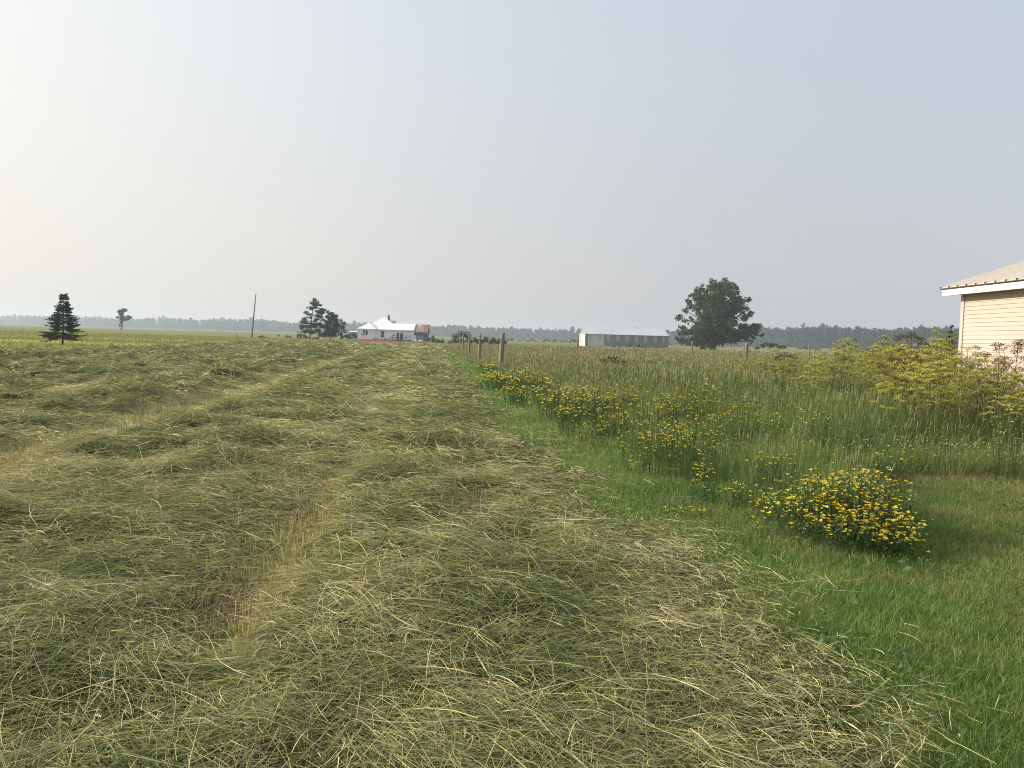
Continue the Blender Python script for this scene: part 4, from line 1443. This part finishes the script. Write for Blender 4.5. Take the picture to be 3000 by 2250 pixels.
# ------------------------------------------------------------------ long barn
YB = 196.0
bz = YB / F / 7.373
def bzp(x, y): return 1680 + x / 7.373, 940 + y / 7.373
q0 = W(*bzp(250, 560), YB)
barn = empty('long_barn', (q0.x, YB, 0), math.radians(2.0))
tag(barn, 'long low grey metal barn with galvanised roof and tan windows', 'barn')
BL = (2055 - 250) * bz
BE = W(*bzp(255, 275), YB).z
BD = 12.0
BR = W(*bzp(200, 128), YB + BD / 2).z
def bx_(x): return (x - 250) * bz
m = MB(); m.box(0, BL, 0, BD, 0, BE)
m.add([(0, 0, BE + .001), (0, BD, BE + .001), (0, BD / 2, BR - .06), (.1, 0, BE + .001), (.1, BD, BE + .001), (.1, BD / 2, BR - .06)], [(0, 2, 1), (3, 4, 5), (0, 1, 4, 3), (1, 2, 5, 4), (2, 0, 3, 5)])
m.add([(BL - .1, 0, BE + .001), (BL - .1, BD, BE + .001), (BL - .1, BD / 2, BR - .06), (BL, 0, BE + .001), (BL, BD, BE + .001), (BL, BD / 2, BR - .06)], [(0, 2, 1), (3, 4, 5), (0, 1, 4, 3), (1, 2, 5, 4), (2, 0, 3, 5)])
m.build('wall', M_GREYWALL, barn)
m = MB(); m.box(bx_(312), bx_(656), -.05, -.003, .02, BE - .1); m.build('pale_panel', M_PALEWALL, barn)
m = MB(); m.box(-.05, -.003, .25, BD - .2, .02, BE); m.build('end_cladding', M_TANPANE, barn)
m = MB(); m.box(-.10, -.053, .4, 4.4, .0, BE - .15); m.build('white_door', M_TRIMW, barn)
m = MB()
plane(m, [(-.12, -.2, BE - .02), (BL + .12, -.2, BE - .02), (BL + .12, BD / 2, BR), (-.12, BD / 2, BR)], .07)
plane(m, [(-.12, BD + .2, BE - .02), (-.12, BD / 2, BR), (BL + .12, BD / 2, BR), (BL + .12, BD + .2, BE - .02)], .07)
m.build('roof', M_GALV, barn)
m = MB(); m.box(bx_(262), bx_(318), -.06, -.003, BE - (530 - 272) * bz, BE - (470 - 272) * bz); wv = m.build('low_window', M_TRIMW, barn)
m = MB(); m.box(bx_(268), bx_(312), -.08, -.061, BE - (524 - 272) * bz, BE - (478 - 272) * bz); m.build('pane', M_GLASS, wv)
for i, x_ in enumerate([322, 526, 722, 926, 1124, 1322, 1526, 1734, 1918]):
    ff = MB(); X0, X1 = bx_(x_), bx_(x_ + 66)
    Zt, Zb = BE - .14, BE - 1.5
    y0 = -.055 if i < 2 else -.003
    ff.box(X0, X1, y0 - .04, y0, Zb - .06, Zb); ff.box(X0, X0 + .05, y0 - .04, y0, Zb + .001, Zt); ff.box(X1 - .05, X1, y0 - .04, y0, Zb + .001, Zt)
    ff.box((X0 + X1) / 2 - .02, (X0 + X1) / 2 + .02, y0 - .04, y0, Zb + .001, Zt)
    ff.box(X0 + .051, (X0 + X1) / 2 - .021, y0 - .04, y0, (Zb + Zt) / 2 - .03, (Zb + Zt) / 2 + .03)
    fo = ff.build('window', M_GALV, barn)
    pp = MB(); pp.box(X0 + .051, X1 - .051, y0 - .02, y0 - .001, Zb + .002, Zt - .002); pp.build('pane', M_TANPANE, fo)
for x_, lb in [(1225, 'left of two black tubs before the barn wall'), (1410, 'right of two black tubs before the barn wall')]:
    p = W(*bzp(x_, 550), YB - 4)
    t_ = empty('feed_tub', (p.x, YB - 4, 0)); tag(t_, lb, 'tub', 'black tubs by the barn')
    mm = MB(); mm.tube([(0, 0, 0), (0, 0, .85)], [.2, .26], 14); mm.build('body', M_BLACK, t_)
    mm = MB(); mm.tube([(0, 0, .852), (0, 0, .90)], [.29, .29], 14); mm.build('rim', M_BLACK, t_)


# ------------------------------------------------------------------ small red tractor by the pine
p = W(884, 993, 176)
tk = empty('tractor', (p.x, 176, 0), math.radians(8)); tag(tk, 'small red tractor parked at the foot of the tall pine', 'tractor')


def wheel(x, y, r, w):
    m = MB()
    n = 20
    prof = [(r * .55, -w), (r * .92, -w), (r, -w * .5), (r, w * .5), (r * .92, w), (r * .55, w)]
    vs, fs_ = [], []
    for k in range(n):
        a = 2 * PI * k / n
        for rr, yy_ in prof: vs.append((x + math.cos(a) * rr, y + yy_, r + math.sin(a) * rr))
    L = len(prof)
    for k in range(n):
        k2 = (k + 1) % n
        for j in range(L):
            j2 = (j + 1) % L
            fs_.append((k * L + j, k * L + j2, k2 * L + j2, k2 * L + j))
    wo = m.add(vs, fs_).build('wheel', M_RUBBER, tk)
    MB().tube([(x, y - w * .6, r), (x, y + w * .6, r)], r * .55, 14).build('rim', M_PINK, wo)


for s in (-.45, .45):
    wheel(-.55, s, .48, .14); wheel(.62, s * .9, .28, .09)
m = MB(); m.box(-.25, .85, -.26, .26, .5, .95); m.box(.851, .90, -.22, .22, .55, .9); m.box(-.75, -.251, -.32, .32, .48, .72); m.build('body', M_RED, tk)
m = MB(); m.box(-.78, -.30, -.28, .28, .74, .84); m.box(-.80, -.70, -.28, .28, .842, 1.25); m.build('seat', M_PINK, tk)
m = MB(); m.box(-.95, .05, -.5, .5, 1.48, 1.54); m.build('canopy', M_BLACK, tk)
m = MB()
for sx in (-.88, -.05):
    for sy in (-.4, .4): m.tube([(sx, sy, .6), (sx, sy, 1.48)], .025, 5)
m.build('canopy_frame', M_BLACK, tk)
m = MB(); m.tube([(-.2, 0, .95), (-.32, 0, 1.15)], .02, 5); m.tube([(-.30, 0, 1.14), (-.34, 0, 1.17)], .17, 14); m.build('steering_wheel', M_BLACK, tk)
for s in (-.45, .45):
    m = MB()
    for k in range(8):
        a0 = .2 + k * .33; a1 = a0 + .33
        m.slab([(-.55 + math.cos(a0) * .54, s - .15, .48 + math.sin(a0) * .54), (-.55 + math.cos(a0) * .54, s + .15, .48 + math.sin(a0) * .54), (-.55 + math.cos(a1) * .54, s + .15, .48 + math.sin(a1) * .54), (-.55 + math.cos(a1) * .54, s - .15, .48 + math.sin(a1) * .54)], (math.cos(a0 + .16), 0, math.sin(a0 + .16)), .02)
    m.build('fender', M_RED, tk)
heap('dark_stump', 'small dark stump on the pasture left of the tractor', 'stump', tuple(W(816, 984, 230).xy) + (0,), .32, .3, .62, M_BLACK)
# white mailbox-like marker by the light tree
p = W(995, 990, 168)
mk = empty('marker_post', (p.x, 168, 0)); tag(mk, 'little white marker on a post under the light green tree', 'marker')
m = MB(); m.tube([(0, 0, 0), (0, 0, .45)], .03, 6); m.build('post', M_STEEL, mk)
m = MB(); m.tube([(0, 0, .45), (0, 0, .55), (0, 0, .85), (0, 0, .92)], [.07, .12, .12, .05], 10); m.build('head', M_TRIMW, mk)


# ------------------------------------------------------------------ beige shed at right
XS, YN, YF = 8.62, 5.0, 16.0
sh = empty('beige_shed', (XS, YF, 0))
tag(sh, 'beige vinyl-sided shed with cream fascia and metal roof at right edge', 'shed')
EZ = W(2805, 866, YF).z        # underside of the eave
OV = .30
m = MB()
ch_ = .0775
nC = int((EZ - .32) / ch_)
prof = []
for i in range(nC):
    z = .32 + i * ch_
    prof += [(-.004, z), (-.017, z + .001), (-.014, z + .012), (-.003, z + ch_ - .001)]
prof.append((-.003, EZ + .02))
vs, fs_ = [], []
for (a, z) in prof:
    vs += [(a, -.09, z), (a, YN - YF, z)]
for i in range(len(prof) - 1): fs_.append((2 * i, 2 * i + 1, 2 * i + 3, 2 * i + 2))
m.add(vs, fs_)
m.build('siding', M_SIDING, sh)
m = MB(); m.box(.005, 7.6, YN - YF, -.003, .0, EZ + .02); m.build('wall', M_SIDING, sh)
m = MB(); m.box(-.028, .004, -.088, .02, .30, EZ + .02); m.box(.006, .09, .0, .02, .30, EZ + .02); m.build('corner_trim', M_SIDING, sh)
m = MB(); m.box(-.03, .004, YN - YF, .01, -.05, .298); m.build('foundation', M_CONC, sh)
FH = .135
m = MB()
m.box(-OV - .025, -OV, YN - YF - .2, .17, EZ - .005, EZ + FH); m.build('fascia', M_CREAM, sh)
m = MB(); m.box(-OV + .001, .0, YN - YF - .2, .165, EZ + .021, EZ + .035)
m.box(-OV + .001, -OV + .02, YN - YF - .2, .165, EZ - .004, EZ + .02); m.build('soffit', M_CREAM, sh)
RUN, SL = 4.0, .345
m = MB()
z0 = EZ + FH + .012
plane(m, [(-OV - .06, YN - YF - .2, z0), (RUN, YN - YF - .2, z0 + (RUN + OV + .06) * SL), (RUN, .2, z0 + (RUN + OV + .06) * SL), (-OV - .06, .2, z0)], .012)
plane(m, [(RUN, YN - YF - .2, z0 + (RUN + OV + .06) * SL), (2 * RUN + OV + .06, YN - YF - .2, z0), (2 * RUN + OV + .06, .2, z0), (RUN, .2, z0 + (RUN + OV + .06) * SL)], .012)
k = 0
yr = .17
while yr > YN - YF - .2:
    for dy, h in ((0, .022),):
        X0, X1 = -OV - .058, RUN - .02
        zz0 = z0 + .0015; zz1 = z0 + (X1 - X0) * SL + .0015
        vs = [(X0, yr - .03, zz0), (X0, yr + .03, zz0), (X0, yr + .012, zz0 + h), (X0, yr - .012, zz0 + h),
              (X1, yr - .03, zz1), (X1, yr + .03, zz1), (X1, yr + .012, zz1 + h), (X1, yr - .012, zz1 + h)]
        m.add(vs, [(0, 1, 2, 3)[::-1], (4, 5, 6, 7), (0, 4, 7, 3), (3, 7, 6, 2), (2, 6, 5, 1), (1, 5, 4, 0)])
    yr -= .305
m.build('roof', M_BEIGEROOF, sh)
m = MB()
yr = .17
while yr > YN - YF - .2:
    m.box(-OV - .0615, -OV - .0585, yr - .026, yr + .026, z0 - .008, z0 + .02)
    yr -= .305
m.box(-OV - .057, -OV - .026, YN - YF - .19, .19, z0 - .03, z0 - .0135)
m.build('rib_closures', M_DARKTRIM, sh)
m = MB()
zr = z0 + (RUN + OV) * SL
m.slab([(-OV - .0, .166, z0 - .02), (RUN, .166, zr - .02), (RUN, .166, zr - .14), (-OV - .0, .166, z0 - .14)], (0, 1, 0), .02)
m.add([(.0, -.001, EZ + .021), (8, -.001, EZ + .021), (4, -.001, zr - .05)], [(0, 1, 2)])
m.build('gable', M_CREAM, sh)


# ------------------------------------------------------------------ haze
hm = MB().box(-2900, 2900, -40, 2350, -1.2, 24.0)
M_HAZE = bpy.data.materials.new('haze_air'); M_HAZE.use_nodes = True
nt = M_HAZE.node_tree; nt.nodes.clear()
out = nt.nodes.new('ShaderNodeOutputMaterial')
pv = nt.nodes.new('ShaderNodeVolumePrincipled')
pv.inputs['Color'].default_value = (0.73, 0.86, 0.97, 1)
pv.inputs['Density'].default_value = 0.0005
pv.inputs['Anisotropy'].default_value = 0.25
nt.links.new(pv.outputs[0], out.inputs['Volume'])
hz_o = hm.build('haze', M_HAZE)
tag(hz_o, 'pale smoky haze hanging over the fields', 'haze', kind='stuff')

# ------------------------------------------------------------------ light
EL, AZ = math.radians(20), math.radians(-82)        # azimuth from +Y, negative = left
sv = Vector((math.sin(AZ) * math.cos(EL), math.cos(AZ) * math.cos(EL), math.sin(EL)))
sl = bpy.data.lights.new('sun', 'SUN'); sl.energy = 5.0; sl.angle = math.radians(1.5); sl.color = (1.0, 0.87, 0.71)
so = bpy.data.objects.new('sun', sl); COL.objects.link(so)
so.rotation_euler = sv.to_track_quat('Z', 'Y').to_euler(); so.location = (-30, 20, 30)

wd = bpy.data.worlds.new('World'); SC.world = wd; wd.use_nodes = True
nt = wd.node_tree
bg = nt.nodes['Background']
sk = nt.nodes.new('ShaderNodeTexSky'); sk.sky_type = 'NISHITA'; sk.sun_disc = False
sk.sun_elevation = EL; sk.sun_rotation = AZ
sk.altitude = 100; sk.air_density = 1.2; sk.dust_density = 6.0; sk.ozone_density = 1.0
BGS = 0.12
GLOW = math.radians(-68)
tc = nt.nodes.new('ShaderNodeTexCoord')
sep = nt.nodes.new('ShaderNodeSeparateXYZ'); nt.links.new(tc.outputs['Generated'], sep.inputs[0])
dt = nt.nodes.new('ShaderNodeVectorMath'); dt.operation = 'DOT_PRODUCT'
nt.links.new(tc.outputs['Generated'], dt.inputs[0]); dt.inputs[1].default_value = (math.sin(GLOW), math.cos(GLOW), 0)
mr = nt.nodes.new('ShaderNodeMapRange'); nt.links.new(dt.outputs['Value'], mr.inputs['Value'])
mr.inputs['From Min'].default_value = -1; mr.inputs['From Max'].default_value = 1


def smoke_ramp(stops):
    r = nt.nodes.new('ShaderNodeValToRGB'); r.color_ramp.interpolation = 'B_SPLINE'
    e = r.color_ramp.elements
    while len(e) < len(stops): e.new(.5)
    for q_, (p_, c_) in zip(e, stops):
        q_.position = (p_ + 1) / 2; q_.color = (*[v_ / 1.5 for v_ in c_], 1)
    nt.links.new(mr.outputs[0], r.inputs['Fac'])
    return r


low = smoke_ramp([(-1, (.66, .68, .70)), (-.2, (.56, .58, .61)), (.1, (.53, .535, .57)), (.47, (.67, .662, .645)), (.80, (.80, .775, .735)), (1, (1.0, .93, .82))])
high = smoke_ramp([(-1, (.52, .62, .74)), (-.2, (.50, .575, .665)), (.1, (.54, .60, .67)), (.47, (.64, .70, .765)), (.80, (.88, .895, .89)), (1, (1.3, 1.22, 1.08))])
mz = nt.nodes.new('ShaderNodeMapRange'); nt.links.new(sep.outputs['Z'], mz.inputs['Value']); mz.interpolation_type = 'SMOOTHSTEP'
mz.inputs['From Min'].default_value = 0.0; mz.inputs['From Max'].default_value = .46
mx = nt.nodes.new('ShaderNodeMix'); mx.data_type = 'RGBA'
nt.links.new(mz.outputs[0], mx.inputs['Factor']); nt.links.new(low.outputs[0], mx.inputs['A']); nt.links.new(high.outputs[0], mx.inputs['B'])
mzz = nt.nodes.new('ShaderNodeMapRange'); nt.links.new(sep.outputs['Z'], mzz.inputs['Value']); mzz.interpolation_type = 'SMOOTHSTEP'
mzz.inputs['From Min'].default_value = .50; mzz.inputs['From Max'].default_value = .85
mxz = nt.nodes.new('ShaderNodeMix'); mxz.data_type = 'RGBA'; mxz.inputs['B'].default_value = (.50, .51, .51, 1)
nt.links.new(mzz.outputs[0], mxz.inputs['Factor']); nt.links.new(mx.outputs['Result'], mxz.inputs['A'])
mx = mxz
m2 = nt.nodes.new('ShaderNodeMix'); m2.data_type = 'RGBA'; m2.inputs['Factor'].default_value = .88
sc_ = nt.nodes.new('ShaderNodeVectorMath'); sc_.operation = 'SCALE'; sc_.inputs['Scale'].default_value = 1.28 / BGS
nt.links.new(mx.outputs['Result'], sc_.inputs[0])
nt.links.new(sk.outputs[0], m2.inputs['A']); nt.links.new(sc_.outputs[0], m2.inputs['B'])
nt.links.new(m2.outputs['Result'], bg.inputs['Color'])
bg.inputs['Strength'].default_value = BGS

SC.view_settings.view_transform = 'Standard'
SC.view_settings.look = 'None'
SC.view_settings.exposure = 0.43
SC.view_settings.gamma = 1.0
cy_ = SC.cycles
cy_.max_bounces = 6; cy_.diffuse_bounces = 3; cy_.glossy_bounces = 2; cy_.transmission_bounces = 4
cy_.volume_bounces = 0; cy_.transparent_max_bounces = 8
cy_.pixel_filter_type = 'BLACKMAN_HARRIS'; cy_.filter_width = 1.05
cy_.use_denoising = True
cy_.denoiser = 'OPENIMAGEDENOISE'
cy_.denoising_input_passes = 'RGB_ALBEDO_NORMAL'
cy_.denoising_prefilter = 'NONE'
print('weeds', cnt)
